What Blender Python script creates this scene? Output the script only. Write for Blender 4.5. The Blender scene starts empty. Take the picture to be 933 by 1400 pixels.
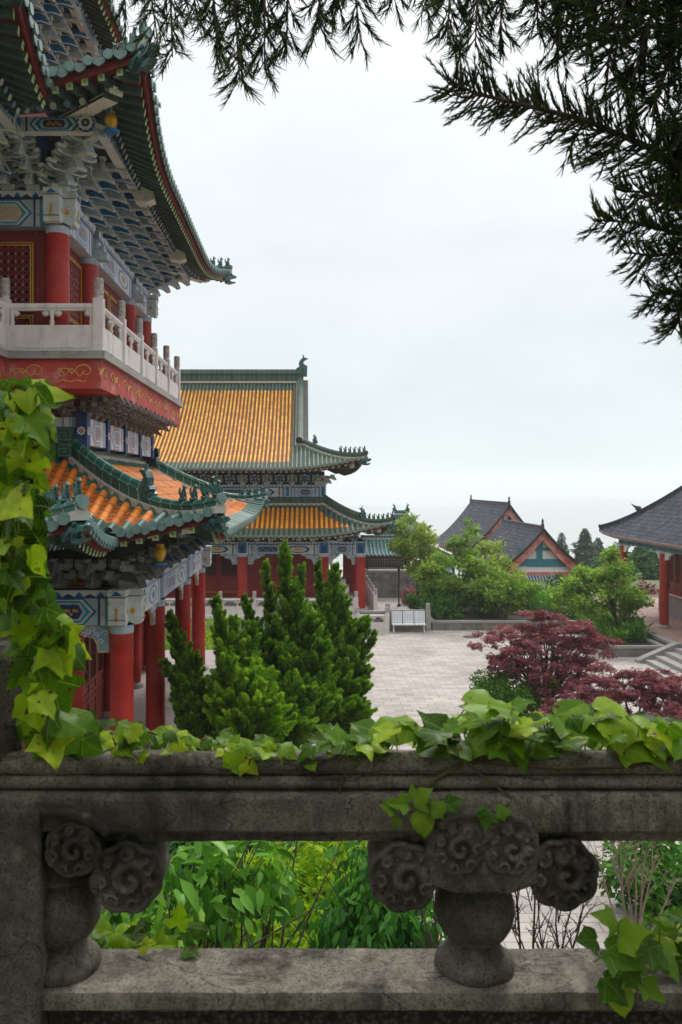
import bpy, math, random
import numpy as np
from mathutils import Vector, Matrix
SC = bpy.context.scene
COL = SC.collection
PI = math.pi
random.seed(7)
RNG = np.random.default_rng(11)
GZ = -7.9                      # courtyard level; the lens is at z = 0
def W(px, py, Y):              # where a sight line reaches depth Y (used only for measuring the place)
    return Vector(((px-420)*Y/1100, Y, (665-py)*Y/1100))
def lin(c):
    return tuple((x/255/12.92 if x/255 <= .04045 else ((x/255+.055)/1.055)**2.4) for x in c)
def lerp(a, b, t): return a+(b-a)*t

# ------------------------------------------------------------------ mesh builder
class MB:
    def __init__(s): s.v=[]; s.f=[]; s.m=[]; s.s=[]; s.uv={}
    def add(s, vs, fs, mi=0, smooth=False):
        o=len(s.v); s.v.extend([tuple(v) for v in vs])
        for k,f in enumerate(fs):
            s.f.append([i+o for i in f]); s.m.append(mi[k] if isinstance(mi,(list,tuple)) else mi); s.s.append(smooth)
        return o
    def box(s, c, size, mi=0, M=None):
        x,y,z=[q/2 for q in size]
        vs=[Vector((a*x,b*y,d*z)) for a in(-1,1) for b in(-1,1) for d in(-1,1)]
        if M is not None: vs=[M@v for v in vs]
        c=Vector(c); vs=[v+c for v in vs]
        s.add(vs,[(0,1,3,2),(4,6,7,5),(0,4,5,1),(2,3,7,6),(0,2,6,4),(1,5,7,3)],mi)
    def bx(s,x0,x1,y0,y1,z0,z1,mi=0): s.box(((x0+x1)/2,(y0+y1)/2,(z0+z1)/2),(abs(x1-x0),abs(y1-y0),abs(z1-z0)),mi)
    def beam(s,a,b,w,h,mi=0,up=(0,0,1)):
        a=Vector(a);b=Vector(b);d=(b-a);L=d.length
        if L<1e-6:return
        y=d/L; u=Vector(up); x=y.cross(u)
        if x.length<1e-5: x=y.cross(Vector((1,0,0)))
        x.normalize(); z=x.cross(y)
        s.box((a+b)/2,(w,L,h),mi,Matrix((x,y,z)).transposed())
    def tube(s, pts, r, n=8, mi=0, caps=True, smooth=True, half=False, upv=None, cap_mi=None):
        pts=[Vector(p) for p in pts]; k=len(pts)
        rr=r if isinstance(r,(list,tuple)) else [r]*k
        rings=[]; X=None
        for i,p in enumerate(pts):
            t=(pts[min(i+1,k-1)]-pts[max(i-1,0)])
            t=t.normalized() if t.length>1e-9 else Vector((0,0,1))
            if upv is not None: X=t.cross(Vector(upv))
            elif X is None: X=t.cross(Vector((0,0,1)) if abs(t.z)<.9 else Vector((1,0,0)))
            else: X=X-t*X.dot(t)
            if X.length<1e-6: X=t.orthogonal()
            X.normalize(); Z=X.cross(t)
            m=n+1 if half else n
            rings.append([p+(X*math.cos(a)+Z*math.sin(a))*rr[i] for a in [(PI*j/n if half else 2*PI*j/n) for j in range(m)]])
        m=n+1 if half else n
        vs=[v for R in rings for v in R]; fs=[]; ms=[]
        for i in range(k-1):
            mm=mi[i] if isinstance(mi,(list,tuple)) else mi
            for j in range(n if not half else n):
                j2=(j+1)%m if not half else j+1
                fs.append((i*m+j,i*m+j2,(i+1)*m+j2,(i+1)*m+j)); ms.append(mm)
        s.add(vs,fs,ms,smooth)
        if caps and not half:
            c0=cap_mi if cap_mi is not None else (mi[0] if isinstance(mi,(list,tuple)) else mi)
            c1=cap_mi if cap_mi is not None else (mi[-1] if isinstance(mi,(list,tuple)) else mi)
            s.add(rings[0],[tuple(range(n))[::-1]],c0); s.add(rings[-1],[tuple(range(n))],c1)
    def lathe(s, prof, c=(0,0,0), n=16, mi=0, smooth=True, M=None, caps=True):
        c=Vector(c); vs=[]
        for r,z in prof:
            for j in range(n):
                a=2*PI*j/n; v=Vector((r*math.cos(a),r*math.sin(a),z))
                vs.append((M@v if M is not None else v)+c)
        fs=[(i*n+j,i*n+(j+1)%n,(i+1)*n+(j+1)%n,(i+1)*n+j) for i in range(len(prof)-1) for j in range(n)]
        s.add(vs,fs,mi,smooth)
        if caps:
            s.add(vs[:n],[tuple(range(n))[::-1]],mi); s.add(vs[-n:],[tuple(range(n))],mi)
    def ball(s,c,r,n=10,mi=0,M=None):
        rx,ry,rz=r if isinstance(r,(list,tuple)) else (r,r,r)
        k=max(4,n//2); D=Matrix.Diagonal((rx,ry,rz))
        if M is not None: D=M@D
        prof=[(max(1e-3,math.sin(PI*i/k)),-math.cos(PI*i/k)) for i in range(k+1)]
        s.lathe(prof,c,n,mi,True,D,False)
    def prism(s, poly, O, ax, ay, dv, mi=0, ms=None, smooth=False):
        O=Vector(O);ax=Vector(ax);ay=Vector(ay);dv=Vector(dv);n=len(poly)
        a=[O+ax*p[0]+ay*p[1] for p in poly]; b=[v+dv for v in a]
        if ax.cross(ay).dot(dv)*sum(poly[i][0]*poly[(i+1)%n][1]-poly[(i+1)%n][0]*poly[i][1] for i in range(n))<0: flip=True
        else: flip=False
        f=[tuple(range(n))[::-1],tuple(range(n,2*n))]+[(i,(i+1)%n,n+(i+1)%n,n+i) for i in range(n)]
        if flip: f=[tuple(reversed(q)) for q in f]
        m2=mi if ms is None else ms
        s.add(a+b,f,[mi,mi]+[m2]*n,False)
    def grid(s, fn, nu, nv, mi=0, smooth=True, uv=False):
        vs=[];uvs=[]
        for j in range(nv+1):
            for i in range(nu+1):
                r=fn(i/nu,j/nv)
                if uv: vs.append(r[0]); uvs.append(r[1])
                else: vs.append(r)
        fs=[];mm=[]
        for j in range(nv):
            for i in range(nu):
                fs.append((j*(nu+1)+i,j*(nu+1)+i+1,(j+1)*(nu+1)+i+1,(j+1)*(nu+1)+i))
                mm.append(mi((i+.5)/nu,(j+.5)/nv) if callable(mi) else mi)
        o=s.add(vs,fs,mm,smooth)
        if uv:
            for k,q in enumerate(uvs): s.uv[o+k]=q
    def mesh(s,name,mats,off=(0,0,0)):
        me=bpy.data.meshes.new(name)
        ox,oy,oz=off
        me.from_pydata([(a-ox,b-oy,c-oz) for a,b,c in s.v],[],s.f)
        for m in mats: me.materials.append(m)
        me.polygons.foreach_set('material_index',s.m); me.polygons.foreach_set('use_smooth',s.s)
        if s.uv:
            l=me.uv_layers.new(name='UVMap')
            d=np.zeros((len(me.loops),2),dtype=np.float32)
            for i,lp in enumerate(me.loops):
                q=s.uv.get(lp.vertex_index)
                if q: d[i]=q
            l.data.foreach_set('uv',d.ravel())
        me.update(); return me
    def build(s,name,mats,parent=None,origin=None):
        if not isinstance(mats,(list,tuple)): mats=[mats]
        off=wloc(parent) if parent is not None else Vector((0,0,0))
        if origin is not None: off=Vector(origin)
        o=bpy.data.objects.new(name,s.mesh(name,mats,off)); COL.objects.link(o)
        if parent is not None:
            o.parent=parent
            if origin is not None: o.location=Vector(origin)-wloc(parent)
        elif origin is not None: o.location=origin
        return o
def wloc(o):
    v=Vector((0,0,0))
    while o is not None: v=v+o.location; o=o.parent
    return v
def tag(o,label=None,cat=None,group=None,kind=None):
    if label:o['label']=label
    if cat:o['category']=cat
    if group:o['group']=group
    if kind:o['kind']=kind
    return o
def thing(name,label,cat,loc=(0,0,0),group=None):
    o=bpy.data.objects.new(name,None); o.empty_display_size=.2; COL.objects.link(o); o.location=loc
    return tag(o,label,cat,group)
def put(name,me,parent,loc,rz=0,scale=None):
    o=bpy.data.objects.new(name,me); COL.objects.link(o); o.parent=parent
    o.location=Vector(loc)-(wloc(parent) if parent is not None else Vector((0,0,0))); o.rotation_euler=(0,0,rz)
    if scale: o.scale=scale
    return o
def dup(root,loc,label=None,rz=None,scale=None):
    r=root.copy(); COL.objects.link(r); r.location=loc
    if rz is not None: r.rotation_euler=(0,0,rz)
    if scale: r.scale=scale
    if label: r['label']=label
    for ch in root.children:
        c=ch.copy(); COL.objects.link(c); c.parent=r
        for g in ch.children:
            d=g.copy(); COL.objects.link(d); d.parent=c
    return r

# ------------------------------------------------------------------ materials
def nt(name):
    m=bpy.data.materials.new(name); m.use_nodes=True
    t=m.node_tree; b=t.nodes['Principled BSDF']; return m,t,b
def N(t,kind,**kw):
    n=t.nodes.new(kind)
    for k,v in kw.items():
        if k.startswith('i_'):
            key=k[2:]; n.inputs[int(key) if key.isdigit() else key.replace('_',' ')].default_value=v
        else: setattr(n,k,v)
    return n
def mixc(t,fac,a,b,blend='MIX'):
    n=t.nodes.new('ShaderNodeMix'); n.data_type='RGBA'; n.blend_type=blend
    for sock,val in((0,fac),(6,a),(7,b)):
        if hasattr(val,'is_output') or isinstance(val,bpy.types.NodeSocket): t.links.new(val,n.inputs[sock])
        else: n.inputs[sock].default_value=val if sock==0 else (*val,1) if len(val)==3 else val
    return n.outputs[2]
def math_(t,op,a,b=None,c=None):
    n=t.nodes.new('ShaderNodeMath'); n.operation=op
    for i,v in enumerate((a,b,c)):
        if v is None: continue
        if isinstance(v,bpy.types.NodeSocket): t.links.new(v,n.inputs[i])
        else: n.inputs[i].default_value=v
    return n.outputs[0]
def ramp(t,x,p0,p1,c0=(0,0,0),c1=(1,1,1)):
    r=t.nodes.new('ShaderNodeValToRGB'); e=r.color_ramp.elements
    e[0].position=p0;e[1].position=p1;e[0].color=(*c0,1);e[1].color=(*c1,1)
    t.links.new(x,r.inputs[0]); return r.outputs[0]
def noise(t,vec,scale,detail=4,rough=.6):
    n=t.nodes.new('ShaderNodeTexNoise'); n.inputs['Scale'].default_value=scale
    n.inputs['Detail'].default_value=detail; n.inputs['Roughness'].default_value=rough
    t.links.new(vec,n.inputs['Vector']); return n.outputs[0]
MATS={}
def mat(name,c,rough=.6,var=.18,scale=5,bump=.15,bscale=40,dirt=None,dscale=3,damt=.5,spec=.4,metal=0,coat=0,streak=False,scuff=None,base_z=None):
    """painted / stone / tile surface: base colour with blotchy variation and worn, dirty patches of their own shape"""
    if name in MATS: return MATS[name]
    m,t,b=nt(name); c=lin(c)
    tc=N(t,'ShaderNodeTexCoord'); geo=N(t,'ShaderNodeNewGeometry'); P=geo.outputs['Position']
    n1=noise(t,P,scale,5); 
    lo=tuple(x*(1-var) for x in c); hi=tuple(min(1,x*(1+var)) for x in c)
    col=mixc(t,ramp(t,n1,.3,.7),lo,hi)
    if dirt is not None:
        vec=P
        if streak:
            mp=N(t,'ShaderNodeMapping'); mp.inputs['Scale'].default_value=(1,1,.18); t.links.new(P,mp.inputs[0]); vec=mp.outputs[0]
        n2=noise(t,vec,dscale,8,.7)
        col=mixc(t,ramp(t,n2,.62-.25*damt,.78-.12*damt),col,lin(dirt))
    if scuff is not None:
        n3=noise(t,P,11,9,.78); col=mixc(t,ramp(t,n3,.66,.70),col,lin(scuff))
        n4=noise(t,P,.9,4,.6); col=mixc(t,ramp(t,n4,.40,.75),col,mixc(t,.28,col,lin((190,120,108))))
    t.links.new(col,b.inputs['Base Color'])
    b.inputs['Roughness'].default_value=rough; b.inputs['Specular IOR Level'].default_value=spec; b.inputs['Metallic'].default_value=metal
    if coat: b.inputs['Coat Weight'].default_value=coat; b.inputs['Coat Roughness'].default_value=.15
    if bump:
        bp=N(t,'ShaderNodeBump'); bp.inputs['Strength'].default_value=bump; bp.inputs['Distance'].default_value=.02
        t.links.new(noise(t,P,bscale,6,.65),bp.inputs['Height']); t.links.new(bp.outputs[0],b.inputs['Normal'])
    MATS[name]=m; return m
def tile_mat(name,c,c2,rough=.3,pitch=.2,dirt=(60,55,50),damt=.4,axis=1,joint=None,jw=.06,coat=.2):
    """glazed tile: colour changes tile by tile along the slope (UV in metres), dark lap joints, weathering"""
    if name in MATS: return MATS[name]
    m,t,b=nt(name)
    uv=N(t,'ShaderNodeUVMap'); sep=N(t,'ShaderNodeSeparateXYZ'); t.links.new(uv.outputs[0],sep.inputs[0])
    geo=N(t,'ShaderNodeNewGeometry'); P=geo.outputs['Position']
    v=math_(t,'DIVIDE',sep.outputs[axis],pitch); fl=math_(t,'FLOOR',v); fr=math_(t,'FRACT',v)
    fu=math_(t,'FLOOR',math_(t,'DIVIDE',sep.outputs[1-axis],.27 if axis==1 else 10))
    wn=N(t,'ShaderNodeTexWhiteNoise',noise_dimensions='2D'); cb=N(t,'ShaderNodeCombineXYZ')
    t.links.new(fl,cb.inputs[0]); t.links.new(fu,cb.inputs[1]); t.links.new(cb.outputs[0],wn.inputs['Vector'])
    col=mixc(t,wn.outputs['Value'],lin(c),lin(c2))
    n2=noise(t,P,2.5,8,.7)
    col=mixc(t,ramp(t,n2,.66-.25*damt,.85-.15*damt),col,lin(dirt))
    edge=math_(t,'LESS_THAN',fr,jw)
    col=mixc(t,edge,col,lin(joint) if joint else tuple(x*.25 for x in lin(c)))
    t.links.new(col,b.inputs['Base Color']); b.inputs['Roughness'].default_value=min(.9,rough+.22)
    b.inputs['Coat Weight'].default_value=coat*.3; b.inputs['Coat Roughness'].default_value=.35; b.inputs['Specular IOR Level'].default_value=.3
    bp=N(t,'ShaderNodeBump'); bp.inputs['Strength'].default_value=.5; bp.inputs['Distance'].default_value=.03
    hh=math_(t,'ADD',fr,math_(t,'MULTIPLY',noise(t,P,25,4),.4))
    t.links.new(hh,bp.inputs['Height']); t.links.new(bp.outputs[0],b.inputs['Normal'])
    MATS[name]=m; return m
def leaf_mat(name,cols,trans=.35,rough=.5,veins=False,spots=False,vein_col=None,spec=.18):
    """leaf: colour from a per-leaf tone value"""
    m,t,b=nt(name)
    at=N(t,'ShaderNodeAttribute',attribute_name='leaf_tone',attribute_type='GEOMETRY')
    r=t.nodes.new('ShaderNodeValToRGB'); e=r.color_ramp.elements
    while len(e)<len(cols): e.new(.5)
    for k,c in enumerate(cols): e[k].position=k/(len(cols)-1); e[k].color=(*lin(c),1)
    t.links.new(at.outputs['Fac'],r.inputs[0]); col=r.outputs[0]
    geo=N(t,'ShaderNodeNewGeometry')
    if veins:
        uv=N(t,'ShaderNodeUVMap'); sep=N(t,'ShaderNodeSeparateXYZ'); t.links.new(uv.outputs[0],sep.inputs[0])
        ang=math_(t,'ARCTAN2',sep.outputs[0],math_(t,'ADD',sep.outputs[1],.02))
        rad=math_(t,'SQRT',math_(t,'ADD',math_(t,'MULTIPLY',sep.outputs[0],sep.outputs[0]),math_(t,'MULTIPLY',sep.outputs[1],sep.outputs[1])))
        sn=math_(t,'ABSOLUTE',math_(t,'SINE',math_(t,'MULTIPLY',ang,3.4)))
        vn=math_(t,'LESS_THAN',math_(t,'MULTIPLY',sn,rad),.035)
        s2=math_(t,'ABSOLUTE',math_(t,'SINE',math_(t,'MULTIPLY',math_(t,'ADD',rad,math_(t,'MULTIPLY',math_(t,'ABSOLUTE',ang),.25)),38)))
        v2=math_(t,'MULTIPLY',math_(t,'LESS_THAN',s2,.16),.35)
        col=mixc(t,math_(t,'MAXIMUM',math_(t,'MULTIPLY',vn,.6),v2),col,lin(vein_col or (150,175,80)))
        n=noise(t,geo.outputs['Position'],45,4,.6)
        col=mixc(t,ramp(t,n,.35,.7),col,mixc(t,.5,col,lin((90,130,20))))
        bp=N(t,'ShaderNodeBump'); bp.inputs['Strength'].default_value=.35; bp.inputs['Distance'].default_value=.004
        t.links.new(math_(t,'SUBTRACT',1,math_(t,'MAXIMUM',vn,v2)),bp.inputs['Height']); t.links.new(bp.outputs[0],b.inputs['Normal'])
        if spots:
            n=noise(t,geo.outputs['Position'],60,3,.5)
            col=mixc(t,ramp(t,n,.645,.68),col,lin((88,52,24)))
    t.links.new(col,b.inputs['Base Color']); b.inputs['Roughness'].default_value=rough; b.inputs['Specular IOR Level'].default_value=spec
    tr=N(t,'ShaderNodeBsdfTranslucent'); t.links.new(mixc(t,.6,col,mixc(t,1,col,(1.2,1.25,.5),'MULTIPLY')),tr.inputs[0])
    mx=N(t,'ShaderNodeMixShader'); mx.inputs[0].default_value=trans
    t.links.new(b.outputs[0],mx.inputs[1]); t.links.new(tr.outputs[0],mx.inputs[2])
    t.links.new(mx.outputs[0],t.nodes['Material Output'].inputs[0]); return m

# ------------------------------------------------------------------ scattering many leaf-sized faces into one mesh
def frames(dirs,norms):
    d=dirs/np.linalg.norm(dirs,axis=1,keepdims=True)
    x=np.cross(d,norms); l=np.linalg.norm(x,axis=1,keepdims=True); x=x/np.maximum(l,1e-6)
    z=np.cross(x,d); return np.stack([x,d,z],axis=2)      # columns: side, along, normal
def scatter(name,tmpl,pos,R,scale,leaf_tone,material,parent=None,uv=None,origin=None,extra=None):
    tv,tf=tmpl; tv=np.asarray(tv,float); n=len(pos); k=len(tv)
    sc=np.asarray(scale,float)
    if sc.ndim==1: sc=np.repeat(sc[:,None],3,1)
    v=np.einsum('nij,nkj->nki',R,tv[None]*sc[:,None,:])+np.asarray(pos)[:,None,:]
    off=np.array(wloc(parent)) if parent is not None else np.zeros(3)
    v=(v-off).reshape(-1,3)
    me=bpy.data.meshes.new(name)
    fl=np.array([i for f in tf for i in f]); fs=np.array([len(f) for f in tf])
    loops=(fl[None]+(np.arange(n)*k)[:,None]).ravel(); sizes=np.tile(fs,n)
    me.vertices.add(len(v)); me.vertices.foreach_set('co',v.astype(np.float32).ravel())
    me.loops.add(len(loops)); me.loops.foreach_set('vertex_index',loops.astype(np.int32))
    me.polygons.add(len(sizes)); st=np.concatenate([[0],np.cumsum(sizes)[:-1]])
    me.polygons.foreach_set('loop_start',st.astype(np.int32)); me.polygons.foreach_set('loop_total',sizes.astype(np.int32))
    me.polygons.foreach_set('use_smooth',np.ones(len(sizes),dtype=bool))
    a=me.attributes.new('leaf_tone','FLOAT','FACE'); a.data.foreach_set('value',np.repeat(np.clip(leaf_tone,0,1),len(tf)).astype(np.float32))
    if uv is not None:
        l=me.uv_layers.new(name='UVMap'); l.data.foreach_set('uv',np.asarray(uv,np.float32)[np.tile(fl,n)].ravel())
    me.update(calc_edges=True); me.validate()
    me.materials.append(material)
    o=bpy.data.objects.new(name,me); COL.objects.link(o)
    if parent is not None: o.parent=parent
    return o
def unit(n): 
    d=RNG.normal(size=(n,3)); return d/np.linalg.norm(d,axis=1,keepdims=True)
# ================================================================== camera, light, air, ground
cam=bpy.data.cameras.new('camera'); co=bpy.data.objects.new('camera',cam); COL.objects.link(co)
co.location=(0,0,0); co.rotation_euler=(PI/2,0,0)
cam.sensor_fit='VERTICAL'; cam.sensor_height=36; cam.sensor_width=24; cam.lens=1100/1400*36
cam.shift_x=(466.5-420)/1400; cam.shift_y=(665-700)/1400
cam.clip_start=.05; cam.clip_end=20000
cam.dof.use_dof=True; cam.dof.focus_distance=18; cam.dof.aperture_fstop=9
SC.camera=co
vs_=SC.view_settings; vs_.view_transform='Standard'; vs_.look='None'; vs_.exposure=0.55; vs_.gamma=1; vs_.use_curve_mapping=False
SC.cycles.use_denoising=True; SC.cycles.max_bounces=8; SC.cycles.diffuse_bounces=4; SC.cycles.glossy_bounces=3
SC.cycles.transmission_bounces=4; SC.cycles.transparent_max_bounces=8; SC.cycles.volume_bounces=1; SC.cycles.caustics_reflective=False
SUN_EL,SUN_AZ=math.radians(47),math.radians(20)      # behind thin overcast, ahead and to the right
w=bpy.data.worlds.new('World'); SC.world=w; w.use_nodes=True; t=w.node_tree
bg=t.nodes['Background']; bg.inputs[1].default_value=.1
sky=N(t,'ShaderNodeTexSky',sky_type='NISHITA',sun_disc=False,sun_elevation=SUN_EL,sun_rotation=SUN_AZ,altitude=900,dust_density=3.0)
tc=N(t,'ShaderNodeTexCoord'); sp=N(t,'ShaderNodeSeparateXYZ'); t.links.new(tc.outputs['Generated'],sp.inputs[0])
el=math_(t,'MAXIMUM',sp.outputs[2],0.0)
base=t.nodes.new('ShaderNodeValToRGB'); e=base.color_ramp.elements
for k in range(3): e.new(.5)
for k,(p,c) in enumerate(((0,(4.9,5.55,5.8)),(.2,(5.75,6.15,6.3)),(.46,(6.95,7.1,7.15)),(.66,(10.5,10.7,10.8)),(1,(16.5,16.5,16.5)))):
    e[k].position=p; e[k].color=(*c,1)
t.links.new(el,base.inputs[0])
mp=N(t,'ShaderNodeMapping'); mp.inputs['Scale'].default_value=(1.2,1.2,3.2); t.links.new(tc.outputs['Generated'],mp.inputs[0])
cl=noise(t,mp.outputs[0],2.3,7,.58)
cloud=mixc(t,ramp(t,cl,.36,.66),(.93,.945,.955),(1.06,1.05,1.045))
over=mixc(t,1.0,base.outputs[0],cloud,'MULTIPLY')
full=mixc(t,.93,sky.outputs[0],over)
t.links.new(full,bg.inputs[0])
sl=bpy.data.lights.new('sun','SUN'); sl.energy=1.5; sl.angle=math.radians(12); sl.color=(1,.97,.92)
so=bpy.data.objects.new('sun',sl); COL.objects.link(so)
sd=Vector((math.sin(SUN_AZ)*math.cos(SUN_EL),math.cos(SUN_AZ)*math.cos(SUN_EL),math.sin(SUN_EL)))
so.rotation_euler=(-sd).to_track_quat('-Z','Y').to_euler(); so.location=sd*60+Vector((0,20,0))

# ---- terrain: the flat temple terrace, falling away behind, misty ridges far off
def hgt(x,y):
    r=max(0,y-130)/100+max(0,abs(x)-95)/100
    h=-430*(1-math.exp(-r*.45)) if r>0 else 0
    f=1/(1+math.exp(-(y-4300)/260))
    ridge=(296+16*math.sin(x/900+2.0)+90*math.exp(-((x-1900)/800)**2)+9*math.sin(x/260))*f
    near=-.16*max(0,min(y,130)-68)+(.55*min(60,max(0,-12-y)) if y<0 else 0)*(1/(1+math.exp((abs(x)-70)/12)))  # rise behind the lens is unseen, added to cut the light from there
    return GZ-.02+h+ridge+near
tm=MB()
ys=[-140,-90,-72,-50,-30,-12,20,50,68,100,130,150,180,220,280,350,450,600,900,1400,2200,3000,3500,3800,4000,4200,4400,4600,4800,5100,5500]
xs=[-4000,-2500,-1500,-900,-600,-400,-250,-150,-110,-95,-60,-30,0,30,60,95,110,140,180,250,400,600,800,1000,1200,1400,1600,1800,2000,2200,2500,2900,3400,4200]
tm.add([(x,y,hgt(x,y)) for y in ys for x in xs],[(j*len(xs)+i,j*len(xs)+i+1,(j+1)*len(xs)+i+1,(j+1)*len(xs)+i) for j in range(len(ys)-1) for i in range(len(xs)-1)],0,True)
M_EARTH=mat('earth',(86,92,62),.95,.3,.5,.6,8,dirt=(58,66,40),dscale=.3)
tag(tm.build('ground',M_EARTH),kind='structure')
# paved court sheet, 4 mm above the terrain sheet
mp_,t,b=nt('court_pavers')
geo=N(t,'ShaderNodeNewGeometry')
br=N(t,'ShaderNodeTexBrick',offset=.5); br.inputs['Scale'].default_value=1; br.inputs['Brick Width'].default_value=.62; br.inputs['Row Height'].default_value=.31
br.inputs['Mortar Size'].default_value=.012; br.inputs['Mortar Smooth'].default_value=.3; br.inputs['Bias'].default_value=0
br.inputs['Color1'].default_value=(*lin((182,173,164)),1); br.inputs['Color2'].default_value=(*lin((156,149,144)),1); br.inputs['Mortar'].default_value=(*lin((120,108,98)),1)
t.links.new(geo.outputs['Position'],br.inputs['Vector'])
n=noise(t,geo.outputs['Position'],.5,6,.7)
c=mixc(t,ramp(t,n,.35,.75),br.outputs[0],mixc(t,1,br.outputs[0],(.72,.72,.74),'MULTIPLY'))
n=noise(t,geo.outputs['Position'],7,6,.7); c=mixc(t,ramp(t,n,.5,.8),c,mixc(t,1,c,(.8,.78,.75),'MULTIPLY'))
n=noise(t,geo.outputs['Position'],.17,7,.72); c=mixc(t,ramp(t,n,.50,.66),c,mixc(t,1,c,(.78,.76,.76),'MULTIPLY'))
n=noise(t,geo.outputs['Position'],1.7,8,.8); c=mixc(t,ramp(t,n,.62,.72),c,lin((150,138,122)))
t.links.new(c,b.inputs['Base Color']); b.inputs['Roughness'].default_value=.75
bp=N(t,'ShaderNodeBump'); bp.inputs['Strength'].default_value=.3; bp.inputs['Distance'].default_value=.01; t.links.new(br.outputs['Fac'],bp.inputs['Height']); bp.invert=True
t.links.new(bp.outputs[0],b.inputs['Normal'])
cm=MB(); cm.add([(-2.0,5,GZ),(17,5,GZ),(17,62,GZ),(-2.0,62,GZ)],[(0,1,2,3)])
tag(cm.build('court_paving',mp_),kind='structure')
HAZE_D=.00046
def haze():
    m=bpy.data.materials.new('haze_air'); m.use_nodes=True; t=m.node_tree; t.nodes.remove(t.nodes['Principled BSDF'])
    v=N(t,'ShaderNodeVolumePrincipled'); v.inputs['Color'].default_value=(.93,.97,1,1); v.inputs['Density'].default_value=HAZE_D; v.inputs['Anisotropy'].default_value=.2
    t.links.new(v.outputs[0],t.nodes['Material Output'].inputs['Volume'])
    h=MB(); h.bx(-4100,4300,-160,5600,-470,62); o=h.build('haze',m); tag(o,kind='stuff')
haze()
# ================================================================== shared architecture
M_RED=mat('red_lacquer',(164,28,20),.5,.24,1.6,.12,30,dirt=(104,28,22),dscale=3.2,damt=.45,streak=True,spec=.22,scuff=(186,104,92))
M_REDW=mat('red_wall',(132,28,24),.7,.2,1.5,.1,30,dirt=(178,110,100),dscale=6,damt=.12)
M_REDD=mat('dark_red_paint',(112,26,24),.6,.2,4,.1)
M_FASCIA=mat('faded_red_band',(166,58,50),.75,.15,1.5,.1,30,dirt=(188,140,132),dscale=2.0,damt=.38)
M_WHT=mat('pale_paint',(200,203,204),.7,.12,6,.1,30,dirt=(120,112,104),dscale=5,damt=.25)
M_PALE=mat('blue_white_paint',(168,182,196),.7,.12,6,.1,30,dirt=(120,118,118),dscale=5,damt=.25)
M_BLUE=mat('blue_paint',(22,112,172),.6,.25,6,.1,30,dirt=(20,44,66),dscale=5)
M_TEAL=mat('teal_paint',(24,142,172),.6,.2,6,.1,30)
M_NAVY=mat('navy_paint',(26,52,104),.6,.2,6,.1,30)
M_GOLD=mat('gold_paint',(206,152,30),.38,.2,10,.1,30,metal=.35)
M_GREY=mat('grey_blue_paint',(182,191,198),.75,.15,6,.15,30,dirt=(92,88,84),dscale=4,damt=.4)
M_CREAM=mat('cream_edge_paint',(220,218,212),.75,.12,8,.1,30,dirt=(125,110,96),dscale=6,damt=.3)
M_RAFT=mat('green_rafter_paint',(52,76,66),.7,.25,4,.1,30,dirt=(40,44,40),dscale=3)
M_SOFF=mat('soffit_red',(120,30,30),.75,.25,3,.1,30)
M_END=mat('rafter_end_yellow',(186,196,146),.7,.15,9,.1,30)
M_ENDG=mat('rafter_end_green',(70,110,80),.7,.15,9,.1,30)
M_EBLUE=mat('rafter_end_blue',(120,146,178),.7,.15,9,.1,30)
M_GTILE=tile_mat('green_glazed_tile',(22,72,66),(44,94,86),.28,.24,dirt=(84,94,88),damt=.55,coat=.3)
M_GRID=tile_mat('green_ridge_tile',(16,72,62),(30,92,80),.25,.34,dirt=(86,96,90),damt=.35,axis=0,joint=(170,170,160),jw=.05,coat=.4)
M_GCAP=mat('green_tile_face',(98,126,122),.5,.25,9,.5,50,dirt=(84,96,92),dscale=14,damt=.45,coat=.1)
M_GORN=mat('green_glazed_figure',(24,76,74),.25,.35,9,.5,40,dirt=(100,112,108),dscale=9,damt=.35,coat=.4)
M_OTILE=tile_mat('orange_glazed_tile',(218,130,24),(184,92,16),.45,.36,dirt=(140,104,66),damt=.6,joint=(120,72,30),jw=.09,coat=0)
M_OPAN=tile_mat('orange_pan_tile',(176,98,26),(150,80,24),.4,.17,dirt=(92,64,36),damt=.45,joint=(78,44,20),jw=.22,coat=.15)
M_OLIGHT=tile_mat('pale_orange_tile',(230,172,60),(194,126,32),.5,.36,dirt=(168,130,76),damt=.6,joint=(150,100,50),jw=.07,coat=.25)
M_GPAN=tile_mat('green_pan_tile',(30,76,68),(50,96,86),.4,.17,dirt=(92,98,92),damt=.5,joint=(20,36,34),jw=.22,coat=.15)
M_GREYT=tile_mat('grey_clay_tile',(94,94,104),(72,72,82),.8,.26,dirt=(166,154,152),damt=.42,joint=(52,52,58),jw=.12,coat=0)
M_GREYP=tile_mat('grey_clay_pan',(72,72,82),(58,58,66),.85,.2,dirt=(118,112,112),damt=.3,joint=(40,40,44),jw=.2,coat=0)
M_OPAND=tile_mat('dark_orange_pan',(126,74,24),(104,60,20),.5,.17,dirt=(80,62,40),damt=.5,joint=(60,36,18),jw=.25,coat=0)
M_HG=tile_mat('dull_green_tile',(62,88,72),(84,102,86),.4,.3,dirt=(96,98,84),damt=.55,joint=(40,52,44),coat=.1)
M_HGP=tile_mat('dull_green_pan',(40,60,50),(54,72,60),.5,.17,dirt=(80,84,74),damt=.5,joint=(24,32,28),jw=.22,coat=.05)
M_HGR=tile_mat('dull_green_ridge',(44,68,58),(58,80,68),.35,.34,dirt=(84,90,80),damt=.45,axis=0,joint=(120,122,112),jw=.05,coat=.1)
M_CAPG=mat('dusty_tile_end',(158,138,132),.85,.3,9,.3,40,dirt=(90,78,76),dscale=9,damt=.5)
M_HCAP=mat('dull_green_tile_end',(112,128,114),.7,.3,9,.3,40,dirt=(70,80,70),dscale=9,damt=.5)
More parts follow.
